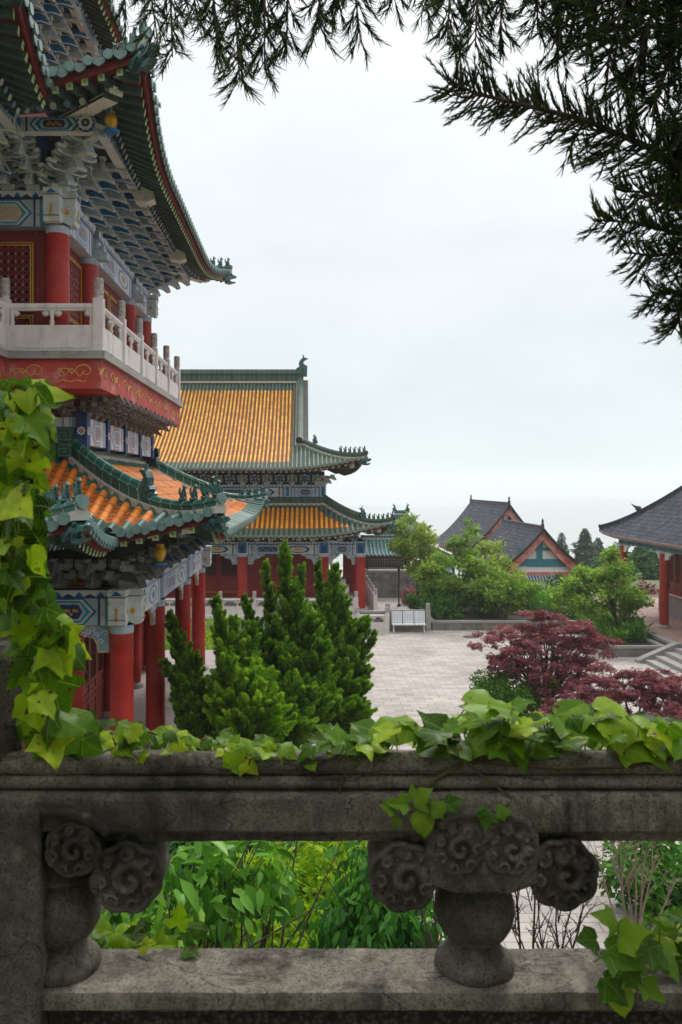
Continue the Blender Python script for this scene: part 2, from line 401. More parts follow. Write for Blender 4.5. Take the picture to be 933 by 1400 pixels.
M_MORT=mat('pale_mortar',(176,168,156),.85,.2,9,.3,40,dirt=(110,104,96),dscale=6,damt=.4)
M_STONE=mat('white_marble',(206,198,194),.7,.1,3,.15,30,dirt=(150,142,136),dscale=3,damt=.35,streak=True)
M_GSTONE=mat('grey_stone',(150,146,142),.8,.15,3,.3,25,dirt=(100,98,92),dscale=3,damt=.4)
M_DARK=mat('dark_interior',(30,22,22),.9,.2,3,0)
M_WOOD=mat('brown_door_wood',(112,50,40),.6,.25,5,.15,30,dirt=(70,34,30),dscale=4)
M_DLAT=mat('dark_lattice_wood',(138,42,34),.6,.25,5,.15,30)

def g_curve(q): return .62*q+.38*q*q
class Slope:
    """one tiled roof slope: eave along wd from O, rising along dd"""
    def __init__(s,O,wd,dd,Wd,D,R,left='hip',right='hip',U=.7,F=.35,L=4.0,RD=None,lflat=None,rflat=None):
        s.O=Vector(O);s.w=Vector(wd);s.d=Vector(dd);s.W=Wd;s.D=D;s.R=R;s.l=left;s.r=right;s.U=U;s.F=F;s.L=L;s.RD=RD or D
        s.lflat=lflat;s.rflat=rflat
    def lim(s,d):
        a={'hip':min(d,s.lflat) if s.lflat is not None else d,'valley':-d,'flat':0}[s.l]
        b={'hip':s.W-(min(d,s.rflat) if s.rflat is not None else d),'valley':s.W+d,'flat':s.W}[s.r]
        return a,b
    def tipf(s,w):
        a=0
        if s.l=='hip': a=max(a,1-max(0,w)/s.L)
        if s.r=='hip': a=max(a,1-max(0,s.W-w)/s.L)
        return max(0,a)
    def pos(s,w,d,dz=0):
        u=s.tipf(w); q=max(0,1-d/min(s.D,4.0)) if d>=0 else 1
        z=s.R*g_curve(max(0,d)/s.RD)+min(0,d)*.3+s.U*u**2.3*q*q
        fl=s.F*u**2.0*q
        wx=0
        if s.l=='hip': wx-=s.F*max(0,1-abs(w-d)/1.3)**2*q*max(0,1-max(0,w)/s.L)**2
        if s.r=='hip': wx+=s.F*max(0,1-abs(s.W-w-d)/1.3)**2*q*max(0,1-max(0,s.W-w)/s.L)**2
        return s.O+s.w*(w+wx)+s.d*(d-fl)+Vector((0,0,z+dz))
JIT=random.Random(99)
def roof_tiles(sl,parent,name,pitch=.28,r=.075,steps=10,green=.8,caps=True,tmats=None,greenfn=None,capn=10,drip=True,top_green=.25,hip_green=.45,label=None):
    """base of pan tiles + half-round cover tiles + round end faces and drip tiles, one mesh"""
    OT,OP,GT,GP=tmats or (M_OTILE,M_OPAN,M_GTILE,M_GPAN)
    mats=[OT,OP,GT,GP,M_GCAP if GT is M_GTILE else (M_CAPG if GT is M_GREYT else (M_HCAP if GT is M_HG else GT))]
    b=MB()
    def isg(w,d):
        if greenfn: return greenfn(w,d)
        a,c=sl.lim(d)
        e=999
        if sl.l!='flat': e=min(e,w-a)
        if sl.r!='flat': e=min(e,c-w)
        return d<green or d>sl.D-top_green or e<hip_green
    nu=max(8,int(sl.W/.5)); nv=steps
    def fn(u,v):
        d=v*sl.D; a,c=sl.lim(d); wv=lerp(a,c,u); return sl.pos(wv,d,0),(wv,d)
    def mi(u,v):
        d=v*sl.D;a,c=sl.lim(d); return 3 if isg(lerp(a,c,u),d) else 1
    b.grid(fn,nu,nv,mi,True,True)
    n=int(round((sl.W)/pitch)); k0=0;k1=n
    if sl.l=='valley': k0=-int(sl.D/pitch)
    if sl.r=='valley': k1=n+int(sl.D/pitch)
    for k in range(k0,k1):
        wv=(k+.5)*sl.W/n
        d0=0.0;d1=sl.D
        if sl.l=='hip':
            if sl.lflat is None or wv<sl.lflat: d1=min(d1,wv)
        if sl.r=='hip':
            if sl.rflat is None or sl.W-wv<sl.rflat: d1=min(d1,sl.W-wv)
        if wv<0: d0=-wv
        if wv>sl.W: d0=wv-sl.W
        if d1-d0<.12: continue
        m=max(2,int(math.ceil((d1-d0)/sl.D*steps)))
        ds=[lerp(d0,d1,i/m) for i in range(m+1)]
        if d0==0: ds=[-.04]+ds[1:]
        if green and d0<green<d1 and not greenfn: ds=sorted(set(ds+[green]))
        jw_=JIT.uniform(-.010,.010);jz_=JIT.uniform(-.008,.008)
        pts=[sl.pos(wv+jw_,d,.015+jz_+JIT.uniform(-.004,.004)) for d in ds]
        o=len(b.v)
        b.tube(pts,r,6,[2 if isg(wv,(ds[i]+ds[i+1])/2) else 0 for i in range(len(ds)-1)],half=True,upv=(0,0,1))
        for i,dd_ in enumerate(ds):
            for j in range(7): b.uv[o+i*7+j]=(wv,dd_)
        if d0==0 and caps:
            p=sl.pos(wv,-.05,.02); 
            b.tube([p-sl.d*.02,p+sl.d*.02],r*1.15,capn,4,True,False)
            if drip:
                pw=sl.W/n
                q0=sl.pos(wv+pw/2,-.03,-.0); 
                poly=[(-.42*pw,.03),(-.40*pw,-.03),(-.27*pw,-.085),(0,-.125),(.27*pw,-.085),(.40*pw,-.03),(.42*pw,.03)]
                if wv+pw/2<sl.W: b.prism(poly,q0,sl.w,Vector((0,0,1)),sl.d*.03,4)
    return b.build(name,mats,parent)
def eave_underside(sl,parent,over,pitch=.27,r=.068,drop=.25,name='eave_soffit',fly=.95,ends=True,mats=None,board=True,detail=True):
    """soffit boards, round rafters, square flying rafters with painted ends, eave board"""
    b=MB(); M=mats or [M_SOFF,M_RAFT,M_END,M_ENDG,M_WHT,M_EBLUE,M_REDD]
    nu=max(8,int(sl.W/.4))
    b.grid(lambda u,v:sl.pos(lerp(*sl.lim(lerp(.03,over,v)),u),lerp(.03,over,v),-.10),nu,5,0)
    n=int(round(sl.W/pitch)); k0=-int(over/pitch) if sl.l=='valley' else 0; k1=n+int(over/pitch) if sl.r=='valley' else n
    for k in range(k0,k1):
        wv=(k+.5)*sl.W/n; d0=.16;dm=over
        if sl.l=='hip': dm=min(dm,wv)
        if sl.r=='hip': dm=min(dm,sl.W-wv)
        if wv<0:d0=max(d0,-wv+.05)
        if wv>sl.W:d0=max(d0,wv-sl.W+.05)
        if dm-d0<.1: continue
        # square flying rafter
        e=min(dm,fly+.25)
        if d0<fly:
            a=sl.pos(wv,d0,-drop+.015);c=sl.pos(wv,e,-drop-.0)
            b.beam(a,c,.115,.115,1,(0,0,1))
            if ends and d0<.3:
                dirv=(a-c).normalized()
                b.beam(a+dirv*.002,a+dirv*.008,.125,.125,2,(0,0,1)); b.beam(a+dirv*.008,a+dirv*.011,.10,.10,2,(0,0,1))
                if detail:
                    for ox,oz,sx,sz in((0,0,.012,.05),(0,0,.05,.012),(.025,.02,.012,.03),(-.025,-.02,.012,.03)):
                        x=dirv.cross(Vector((0,0,1))).normalized()
                        b.beam(a+dirv*.011+x*ox+Vector((0,0,oz)),a+dirv*.013+x*ox+Vector((0,0,oz)),sx,sz,3,(0,0,1))
        f=max(fly-.1,d0)
        if dm-f>.15:
            m=4; ds=[lerp(f,dm,i/m) for i in range(m+1)]
            b.tube([sl.pos(wv,d,-drop-.105) for d in ds],r,8,1,True,True,cap_mi=4 if k%2 else 5)
    if board:
        for zz,hh,dd_,mi in((-.115,.15,.085,6),):
            m=max(10,int(sl.W/.4))
            for i in range(m):
                a=sl.pos(sl.W*i/m,dd_,zz);c=sl.pos(sl.W*(i+1)/m,dd_,zz); b.beam(a,c,.04,hh,mi)
    return b.build(name,M,parent)
BEAST=None
def beast_mesh():
    """small seated roof beast: haunches, chest, head with snout and ears, curled tail"""
    global BEAST
    if BEAST: return BEAST
    b=MB()
    b.lathe([(.001,0),(.085,0),(.10,.03),(.10,.06),(.06,.075)],(0,0,0),10)
    b.ball((-.02,0,.13),(.075,.06,.085),10)
    b.tube([(0,0,.1),(.03,0,.2),(.045,0,.28)],[.06,.052,.04],8)
    b.ball((.065,0,.315),(.06,.042,.045),10); b.tube([(.09,0,.31),(.145,0,.295)],[.03,.02],8)
    for s in(-1,1):
        b.tube([(.05,s*.025,.335),(.035,s*.035,.39)],[.016,.004],6)
        b.tube([(.055,s*.035,.2),(.08,s*.035,.06)],[.022,.02],6)
    b.tube([(-.07,0,.1),(-.12,0,.18),(-.11,0,.27),(-.075,0,.29)],[.024,.026,.022,.01],7)
    BEAST=b.mesh('ridge_beast',[M_GORN]); return BEAST
DRAG=None
def dragon_mesh():
    """open-mouthed glazed dragon head that caps the corner beam (faces +x)"""
    global DRAG
    if DRAG: return DRAG
    b=MB()
    b.ball((.0,0,.06),(.17,.13,.15),12); 
    b.prism([(0,.02),(.2,.05),(.33,.10),(.37,.15),(.30,.17),(.12,.20),(0,.2)],(0,-.085,-.02),(1,0,0),(0,0,1),(0,.17,0))
    b.prism([(0,-.12),(.18,-.13),(.30,-.08),(.33,-.03),(.2,-.05),(0,-.02)],(0,-.07,0),(1,0,0),(0,0,1),(0,.14,0))
    b.ball((.34,0,.14),(.05,.07,.045),8)
    for s in(-1,1):
        b.ball((.13,s*.09,.17),(.045,.035,.045),8); b.tube([(0,s*.08,.16),(-.12,s*.11,.25),(-.2,s*.1,.24)],[.035,.025,.008],7)
        b.prism([(-.05,0),(.06,-.02),(-.1,-.16),(-.2,-.05)],(0,s*.125,.05),(1,0,0),(0,0,1),(0,s*.02,0))
    b.tube([(-.25,0,.02),(0,0,.04)],[.11,.13],10)
    DRAG=b.mesh('dragon_head',[M_GORN]); return DRAG
def chiwen_mesh(h=1.0):
    """ridge-end dragon: jaws biting the ridge, tail curling up"""
    b=MB(); s=h
    b.prism([(0,0),(.55,0),(.62,.22),(.48,.30),(.58,.36),(.50,.46),(.40,.5),(.42,.72),(.30,.92),(.10,1.0),(-.05,.93),(.10,.85),(.2,.72),(.12,.62),(-.02,.55)],(0,-.1*s,0),(s,0,0),(0,0,s),(0,.2*s,0))
    for q in(-1,1):
        b.ball((.36*s,q*.1*s,.3*s),(.07*s,.04*s,.06*s),8); b.tube([(.1*s,q*.1*s,.1*s),(.2*s,q*.11*s,.45*s),(.3*s,q*.1*s,.6*s)],[.05*s,.04*s,.02*s],6)
    b.tube([(.18*s,0,.95*s),(.2*s,0,1.15*s)],[.05*s,.03*s],7)
    return b.mesh('ridge_dragon',[M_GORN])
def hip_ridge(path,parent,name='hip_ridge',w=.2,h=.3,beasts=4,bstep=.42,bstart=.25,mats=None,bscale=1,lead=True):
    """raised glazed ridge along a path (from tip upward), mortar course below, round cap on top; beasts are its sub-parts"""
    b=MB(); pts=[Vector(p) for p in path]; L=0; cum=[0]
    for i in range(1,len(pts)): L+=(pts[i]-pts[i-1]).length; cum.append(L)
    prof=[(-w*.62,-.08),(-w*.62,.05),(-w*.42,.06),(-w*.42,h*.62),(-w*.55,h*.64),(-w*.55,h*.74),(-w*.36,h*.78),(-w*.3,h*.95),(-w*.12,h*1.06),(w*.12,h*1.06),(w*.3,h*.95),(w*.36,h*.78),(w*.55,h*.74),(w*.55,h*.64),(w*.42,h*.62),(w*.42,.06),(w*.62,.05),(w*.62,-.08)]
    mi=[1,1,0,0,0,0,0,0,0,0,0,0,0,0,0,1,1]
    rings=[]
    for i,p in enumerate(pts):
        t=(pts[min(i+1,len(pts)-1)]-pts[max(i-1,0)]); t.z=0; t.normalize(); x=Vector((t.y,-t.x,0))
        rings.append([p+x*a+Vector((0,0,c)) for a,c in prof])
    k=len(prof); vs=[v for R in rings for v in R]; fs=[];ms=[]
    for i in range(len(pts)-1):
        for j in range(k-1): fs.append((i*k+j,i*k+j+1,(i+1)*k+j+1,(i+1)*k+j)); ms.append(mi[j])
    fs+= [tuple(range(k)),tuple(range((len(pts)-1)*k,len(pts)*k))[::-1]]; ms+=[0,0]
    o=b.add(vs,fs,ms)
    for i in range(len(pts)):
        for j in range(k): b.uv[o+i*k+j]=(cum[i],prof[j][1])
    if lead:   # round tile face at the lower end
        t=(pts[0]-pts[1]); t.z*=.5; t.normalize()
        b.tube([pts[0]+Vector((0,0,h*.8)),pts[0]+t*.05+Vector((0,0,h*.8))],w*.5,12,2)
    r=b.build(name,mats or [M_GRID,M_MORT,M_GCAP],parent)
    def at(q):
        for i in range(1,len(cum)):
            if q<=cum[i]:
                f=(q-cum[i-1])/(cum[i]-cum[i-1]); return pts[i-1].lerp(pts[i],f),pts[i-1]-pts[i]
        return pts[-1],pts[-2]-pts[-1]
    for i in range(beasts):
        p,dv=at(bstart+i*bstep)
        put('ridge_beast',beast_mesh(),r,p+Vector((0,0,h*1.03)),math.atan2(dv.y,dv.x),(bscale,)*3)
    return r
def face_plate(b,poly,P,a,n,layer,mi,th=.005):
    """thin painted field lying proud of a beam face"""
    P=Vector(P);a=Vector(a).normalized();n=Vector(n).normalized()
    b.prism(poly,P+n*(layer*th),a,Vector((0,0,1)),n*th,mi)
def hexa(cx,cz,hw,hh,cut): return [(cx-hw,cz),(cx-hw+cut,cz-hh),(cx+hw-cut,cz-hh),(cx+hw,cz),(cx+hw-cut,cz+hh),(cx-hw+cut,cz+hh)]
def rect(x0,x1,z0,z1): return [(x0,z0),(x1,z0),(x1,z1),(x0,z1)]
M_LILAC=mat('faded_lilac_paint',(150,150,176),.75,.2,6,.1,30,dirt=(176,172,172),dscale=6,damt=.3)
M_LBLUE=mat('faded_blue_paint',(128,156,184),.75,.2,6,.1,30,dirt=(176,176,178),dscale=6,damt=.3)
M_LWH=mat('sun_bleached_white',(214,214,220),.75,.12,5,.1,30,dirt=(150,146,150),dscale=5,damt=.3)
M_TAN=mat('faded_ochre',(186,164,120),.75,.2,6,.1,30)
BEAML=[M_LWH,M_LBLUE,M_LBLUE,M_LWH,M_LILAC,M_TAN,M_LILAC]
BEAMM=[M_PALE,M_BLUE,M_TEAL,M_WHT,M_NAVY,M_GOLD,M_GREY]
def painted_beam(parent,a,c,z0,z1,th,n,seed=0,name='lintel_beam',scal=True,base=0,lattice=False,mats=None):
    """beam from a to c with painted fields: end bands, chevrons, long hexagon cartouche, gold motif, scalloped upper board"""
    a=Vector((a[0],a[1],0));c=Vector((c[0],c[1],0)); ax=(c-a);L=ax.length;ax.normalize();n=Vector(n)
    b=MB(); hs=.24*(z1-z0) if scal else 0; zb1=z1-hs
    mid=(a+c)/2
    b.beam(a+Vector((0,0,(z0+zb1)/2)),c+Vector((0,0,(z0+zb1)/2)),th,zb1-z0,base)
    H=zb1-z0; cz=(z0+zb1)/2; rr=random.Random(seed)
    P=a+n*(th/2)
    fp=lambda poly,l,mi: face_plate(b,poly,P,ax,n,l,mi)
    e=min(.14,L*.06)
    for s in(0,1):
        q=lambda x:(x if s==0 else L-x)
        def rc(x0,x1,l,mi): fp(rect(min(q(x0),q(x1)),max(q(x0),q(x1)),z0,zb1),l,mi)
        rc(.02,.02+e*.5,0,1); rc(.02+e*.7,.02+e*1.0,0,2); rc(.02+e*1.2,.02+e*1.9,0,3); rc(.02+e*2.1,.02+e*2.5,0,4)
    inner=L-2*(.02+e*2.6)
    nseg=max(1,int(round(inner/1.5))) ; sw=inner/nseg
    for k in range(nseg):
        cx=.02+e*2.6+sw*(k+.5)
        big=(k%2==0)
        hw=sw*.5-.02
        if big:
            fp(hexa(cx,cz,hw,H*.49,H*.45),0,1); fp(hexa(cx,cz,hw-.05,H*.44,H*.42),1,3); fp(hexa(cx,cz,hw-.12,H*.40,H*.36),2,2 if rr.random()<.6 else 1)
            fp(hexa(cx,cz,hw-.20,H*.33,H*.22),3,3 if lattice else 0); 
            if lattice:
                for i in range(-4,5):
                    x=cx+i*(hw-.25)/4.5
                    for sg in(-1,1): fp([(x-.06*sg-.006,cz-H*.26),(x-.06*sg+.006,cz-H*.26),(x+.06*sg+.006,cz+H*.26),(x+.06*sg-.006,cz+H*.26)],4,5)
            else:
                fp(hexa(cx,cz,hw-.27,H*.26,H*.15),4,4)
                for i in range(7):
                    x=cx+(i-3)*(hw-.35)/3.6; z=cz+math.sin(i*2.1+seed)*H*.08
                    fp([(x+.035*math.cos(t_*1.047),z+.035*math.sin(t_*1.047)) for t_ in range(6)],5,5)
        else:
            fp(rect(cx-hw,cx+hw,z0+.02,zb1-.02),0,3)
            fp([(cx+hw*.8*math.cos(t_*.785),cz+H*.42*math.sin(t_*.785)) for t_ in range(8)],1,4)
            fp([(cx+hw*.6*math.cos(t_*.785),cz+H*.32*math.sin(t_*.785)) for t_ in range(8)],2,0)
            fp([(cx+hw*.3*math.cos(t_*.785),cz+H*.18*math.sin(t_*.785)) for t_ in range(8)],3,5 if rr.random()<.5 else 1)
    if scal:
        z=zb1; b.beam(a+Vector((0,0,(zb1+z1)/2)),c+Vector((0,0,(zb1+z1)/2)),th*1.25,z1-zb1-.003,4)
        P=a+n*(th*1.25/2); m=max(2,int(L/.34)); sw=L/m
        for k in range(m):
            cx=(k+.5)*sw
            fp([(cx-sw*.5,z1-.01),(cx-sw*.5,z1-hs*.45),(cx-sw*.2,z1-hs*.85),(cx,z1-hs*.55),(cx+sw*.2,z1-hs*.85),(cx+sw*.5,z1-hs*.45),(cx+sw*.5,z1-.01)],0,3)
            fp([(cx-sw*.2,z1-hs*.75),(cx,z1-hs*.2),(cx+sw*.2,z1-hs*.75)],1,1)
    return b.build(name,mats or BEAMM,parent)
M_LAT=mat('bracket_cross_arm',(146,158,170),.75,.2,6,.15,30,dirt=(60,58,58),dscale=4,damt=.4)
M_LATB=mat('bracket_cross_arm_blue',(40,110,160),.75,.2,6,.15,30,dirt=(60,70,80),dscale=4,damt=.4)
def bracket_mesh(col,steps=3,out=.30,rise=.25,h=.17,latw=.30,edge=None):
    """dougong set in local frame: wall plane y=0, outward -y; forward arms with beaked noses, cross arms, bearing blocks"""
    b=MB()
    def dou(x,y,z,s=1):
        q=.085*s; hh=.10*s
        vs=[(x+a*q*.7,y+c*q*.7,z) for a,c in((-1,-1),(1,-1),(1,1),(-1,1))]+[(x+a*q,y+c*q,z+hh*.5) for a,c in((-1,-1),(1,-1),(1,1),(-1,1))]+[(x+a*q,y+c*q,z+hh) for a,c in((-1,-1),(1,-1),(1,1),(-1,1))]
        fs=[(3,2,1,0),(8,9,10,11)]+[(i+o,(i+1)%4+o,(i+1)%4+4+o,i+4+o) for o in(0,4) for i in range(4)]
        b.add(vs,fs,[1,1]+[1]*8)
    dou(0,0,0,1.7); z=.15
    for k in range(steps):
        y1=-(out*(k+1)); n=.17
        arm=[(.06,z),(-y1-.06,z),(-y1+.03,z-.03),(-y1+n,z-.09),(-y1+n+.03,z-.05),(-y1+.09,z+h*.8),(-y1+.03,z+h),(.06,z+h)]
        b.prism(arm,(-.05,0,0),(0,-1,0),(0,0,1),(.10,0,0),0)
        for s in(-1,1):   # pale outline along the lower edge and the nose
            e=[(.06,z-.002),(-y1-.06,z-.002),(-y1+.03,z-.032),(-y1+n,z-.092),(-y1+n+.03,z-.052),(-y1+.09,z+h*.8),(-y1+.03,z+h),(-y1-.01,z+h),(-y1+.05,z+h*.75),(-y1+n-.01,z-.04),(-y1+.03,z+.002),(-y1-.06,z+.028),(.06,z+.028)]
            b.prism(e,(s*.05,0,0),(0,-1,0),(0,0,1),(s*.006,0,0),1)
        for j in (k-1,k):
            if j<0: continue
            y=-out*j; hl=latw if (k+j)%2==0 else latw*.72
            la=[(-hl,z+.07),(-hl+.02,z+.03),(-hl+.09,z),(hl-.09,z),(hl-.02,z+.03),(hl,z+.07),(hl,z+h*.75),(-hl,z+h*.75)]
            b.prism(la,(0,y-.04,0),(1,0,0),(0,0,1),(0,.08,0),2)
            e=[(-hl-.001,z+.07),(-hl+.02,z+.03),(-hl+.09,z-.002),(hl-.09,z-.002),(hl-.02,z+.03),(hl+.001,z+.07),(hl-.03,z+.085),(hl-.05,z+.055),(hl-.10,z+.025),(-hl+.10,z+.025),(-hl+.05,z+.055),(-hl+.03,z+.085)]
            b.prism(e,(0,y-.04,0),(1,0,0),(0,0,1),(0,-.006,0),1)
            for s in(-1,1): dou(s*(hl-.07),y,z+h*.75,.75)
        dou(0,y1,z+h,.8)
        z+=rise
    return b.mesh('bracket_set',[col,edge or M_CREAM,M_LATB if col is M_BLUE else M_LAT])
def column(parent,x,y,z0,z1,r,name='column',mats=None,base=True):
    b=MB()
    b.lathe([(r*1.0,z0+.02),(r,z0+.3),(r*.97,z1)],(x,y,0),24,0)
    if base: b.lathe([(r*1.5,z0-.02),(r*1.5,z0+.06),(r*1.35,z0+.13),(r*1.05,z0+.16)],(x,y,0),24,1)
    b.lathe([(r*.985,z1-.16),(r*1.0,z1-.15),(r*1.0,z1+.0)],(x,y,0),24,2)
    return b.build(name,mats or [M_RED,M_GSTONE,M_PALE],parent)
def lattice_panel(parent,P,ax,w,h,n,name='window',step=.13,mats=None,frame_w=.1,gold=True,hexl=True):
    """framed lattice: frame with gilt beading, dark backing, hexagonal wooden grille with tiny studs"""
    P=Vector(P);ax=Vector(ax);n=Vector(n);up=Vector((0,0,1))
    f=MB(); MM=mats or [M_REDD,M_GOLD]
    def bar(x0,x1,z0,z1,th,mi,o=0): f.prism(rect(x0,x1,z0,z1),P+n*o,ax,up,n*th,mi)
    fw=frame_w
    bar(0,w,0,fw,.05,0);bar(0,w,h-fw,h,.05,0);bar(0,fw,fw,h-fw,.05,0);bar(w-fw,w,fw,h-fw,.05,0)
    if gold:
        for o in(.02,fw-.028):
            bar(o,w-o,o,o+.022,.012,1,.05);bar(o,w-o,h-o-.022,h-o,.012,1,.05);bar(o,o+.022,o+.022,h-o-.022,.012,1,.05);bar(w-o-.022,w-o,o+.022,h-o-.022,.012,1,.05)
    fr=f.build(name,MM,parent)
    b=MB(); b.prism(rect(fw,w-fw,fw,h-fw),P+n*.002,ax,up,n*.006,1)
    x0,x1,z0,z1=fw,w-fw,fw,h-fw
    nx=max(2,int((x1-x0)/step)); dx=(x1-x0)/nx
    for i in range(1,nx): b.prism(rect(x0+i*dx-.014,x0+i*dx+.014,z0,z1),P+n*.02,ax,up,n*.016,0)
    nz=max(2,int((z1-z0)/(step*1.0))); dz=(z1-z0)/nz
    for j in range(nz):
        for i in range(nx):
            cx=x0+i*dx;cz=z0+j*dz
            for (p,q) in(((cx,cz),(cx+dx,cz+dz)),((cx,cz+dz),(cx+dx,cz))):
                A=P+ax*p[0]+up*p[1]+n*.027;B=P+ax*q[0]+up*q[1]+n*.027
                b.beam(A,B,.026,.016,0,n)
            if gold and i>0: b.box(P+ax*cx+up*cz+n*.038,(.02,.02,.02),2)
    b.build('lattice',[M_DLAT if not mats else mats[0],M_DARK,M_CREAM],fr)
    return fr
def rail_panel_mesh(L,H=.78,th=.12):
    """marble balustrade panel along +x: solid lower slab with sunk field, vase and cloud supports, hand rail"""
    b=MB(); hs=H*.56
    b.bx(0,L,-th/2,th/2,0,hs,0)
    for s in(-1,1): b.bx(.1,L-.1,s*th/2,s*(th/2+.012),.08,hs-.08,0)
    b.tube([(0,0,H-.05),(L,0,H-.05)],.075,10,0); b.bx(0,L,-.05,.05,H-.13,H-.07,0)
    for cx,hf in((0.0,1),(L/2,0),(L,-1)):
        for k in(-1,0,1):
            if hf and k==-hf: continue
            x=cx+k*.13
            if abs(k): b.ball((x,0,H-.18),(.08,.05,.07),8)
        if not hf: b.ball((cx,0,H-.16),(.09,.06,.07),8)
        x=cx+hf*.05
        b.lathe([(.05,hs),(.035,hs+.03),(.055,hs+.07),(.035,hs+.12),(.06,H-.12)],(x,0,0),10)
    return b.mesh('rail_panel',[M_STONE])
M_CARV,_t,_b=nt('cloud_carved_marble')
_g=N(_t,'ShaderNodeNewGeometry'); _v=N(_t,'ShaderNodeTexVoronoi'); _v.inputs['Scale'].default_value=17; _t.links.new(_g.outputs['Position'],_v.inputs['Vector'])
_c=mixc(_t,ramp(_t,_v.outputs['Distance'],.15,.6),lin((186,176,172)),lin((150,140,136))); _t.links.new(_c,_b.inputs['Base Color']); _b.inputs['Roughness'].default_value=.8
_p=N(_t,'ShaderNodeBump'); _p.inputs['Strength'].default_value=.8; _p.inputs['Distance'].default_value=.02; _p.invert=True; _t.links.new(_v.outputs['Distance'],_p.inputs['Height']); _t.links.new(_p.outputs[0],_b.inputs['Normal'])
def rail_post_mesh(h=1.5,w=.2,head=.42,mats=None):
    """square marble post with a cylindrical cloud-carved head"""
    b=MB(); z=h-head
    b.bx(-w/2,w/2,-w/2,w/2,0,z,0)
    for s in(-1,1):
        b.bx(-w*.34,w*.34,s*w/2,s*(w/2+.006),.12,z-.1,0); b.bx(s*w/2,s*(w/2+.006),-w*.34,w*.34,.12,z-.1,0)
    r=w*.48
    b.lathe([(r*.85,z),(r*.85,z+.03),(r,z+.05)],(0,0,0),18)
    b.lathe([(r,z+.05),(r*1.0,h-.04),(r*.95,h-.012),(r*.8,h)],(0,0,0),18,1)
    return b.mesh('rail_post',mats or [M_STONE,M_CARV])
# ================================================================== the two-tier temple tower on the left
tower=thing('temple_tower','tall red tower on the left with painted brackets and a white marble balcony','tower',(-6,18,-6.15))
T=tower
FZ=-6.15
X=Vector((1,0,0));Yv=Vector((0,1,0));Zv=Vector((0,0,1))
# --- platform
b=MB(); b.bx(-12,-2.75,13.0,30.2,GZ,FZ-.02,0); b.bx(-12.02,-2.70,12.95,30.25,FZ-.16,FZ-.003,1); b.build('stone_platform',[M_GSTONE,mat('floor_flag',(150,140,138),.6,.15,1.5,.1,20,dirt=(110,100,98),dscale=1.5)],T)
# --- lower storey
CU=-3.66
colv=(15.9,19.45,23.75,27.1)
for v in colv: column(T,CU,v,FZ,-2.72,.235)
for x in(-5.7,): column(T,x,15.9,FZ,-2.72,.235); column(T,x,13.4,FZ,-2.72,.235)
IU=-5.3
for v in(18.4,21.6,24.7,27.1): column(T,IU,v,FZ,-2.0,.2)
b=MB(); b.bx(IU-.3,IU-.16,18.4,27.2,FZ,-1.0,0); b.bx(-9,IU-.16,18.3,18.45,FZ,-1.0,0); b.build('lower_wall',[M_REDW],T)
def door_leaf(P,ax,w,h,n,mats=None,name='door'):
    """lattice upper half over solid panels"""
    P=Vector(P);ax=Vector(ax);n=Vector(n)
    m=mats or [M_WOOD,M_GOLD]
    d=lattice_panel(T if mats is None else mats_parent,P+Zv*h*.38,ax,w,h*.62,n,name,.11,None,.07,False)
    return d
for k,(v0,v1) in enumerate(((18.65,21.4),(21.85,24.5))):
    wd=(v1-v0)/4
    for j in range(4):
        P=Vector((IU-.155,v0+j*wd+.01,FZ+.1)); L=wd-.02; H=3.2
        f=MB(); 
        def bar(x0,x1,z0,z1,th,mi=0,o=0): f.prism(rect(x0,x1,z0,z1),P+X*o,Yv,Zv,X*th,mi)
        bar(0,.08,0,H,.05);bar(L-.08,L,0,H,.05)
        for z in(0,.7,.86,1.15,H-.08): bar(.08,L-.08,z,z+.08,.05)
        bar(.08,L-.08,.08,H*.36,.02); bar(.16,L-.16,.16,.62,.012,0,.02); bar(.14,L-.14,.95,1.1,.012,0,.02)
        dr=f.build('door',[mat('red_door_wood',(150,62,48),.6,.2,5,.12,30,dirt=(96,44,36),dscale=4)],T)
        b=MB(); b.prism(rect(.08,L-.08,1.23,H-.08),P+X*.004,Yv,Zv,X*.006,1)
        nx=4;dx=(L-.16)/nx; nz=int((H-1.31)/.15);dz=(H-1.31)/nz
        for i in range(nx):
            for q in range(nz):
                A=P+Yv*(.08+i*dx)+Zv*(1.23+q*dz)+X*.025
                b.beam(A,A+Yv*dx+Zv*dz,.012,.014,0,X);b.beam(A+Zv*dz,A+Yv*dx,.012,.014,0,X)
        b.build('lattice',[M_WOOD,M_DARK],dr)
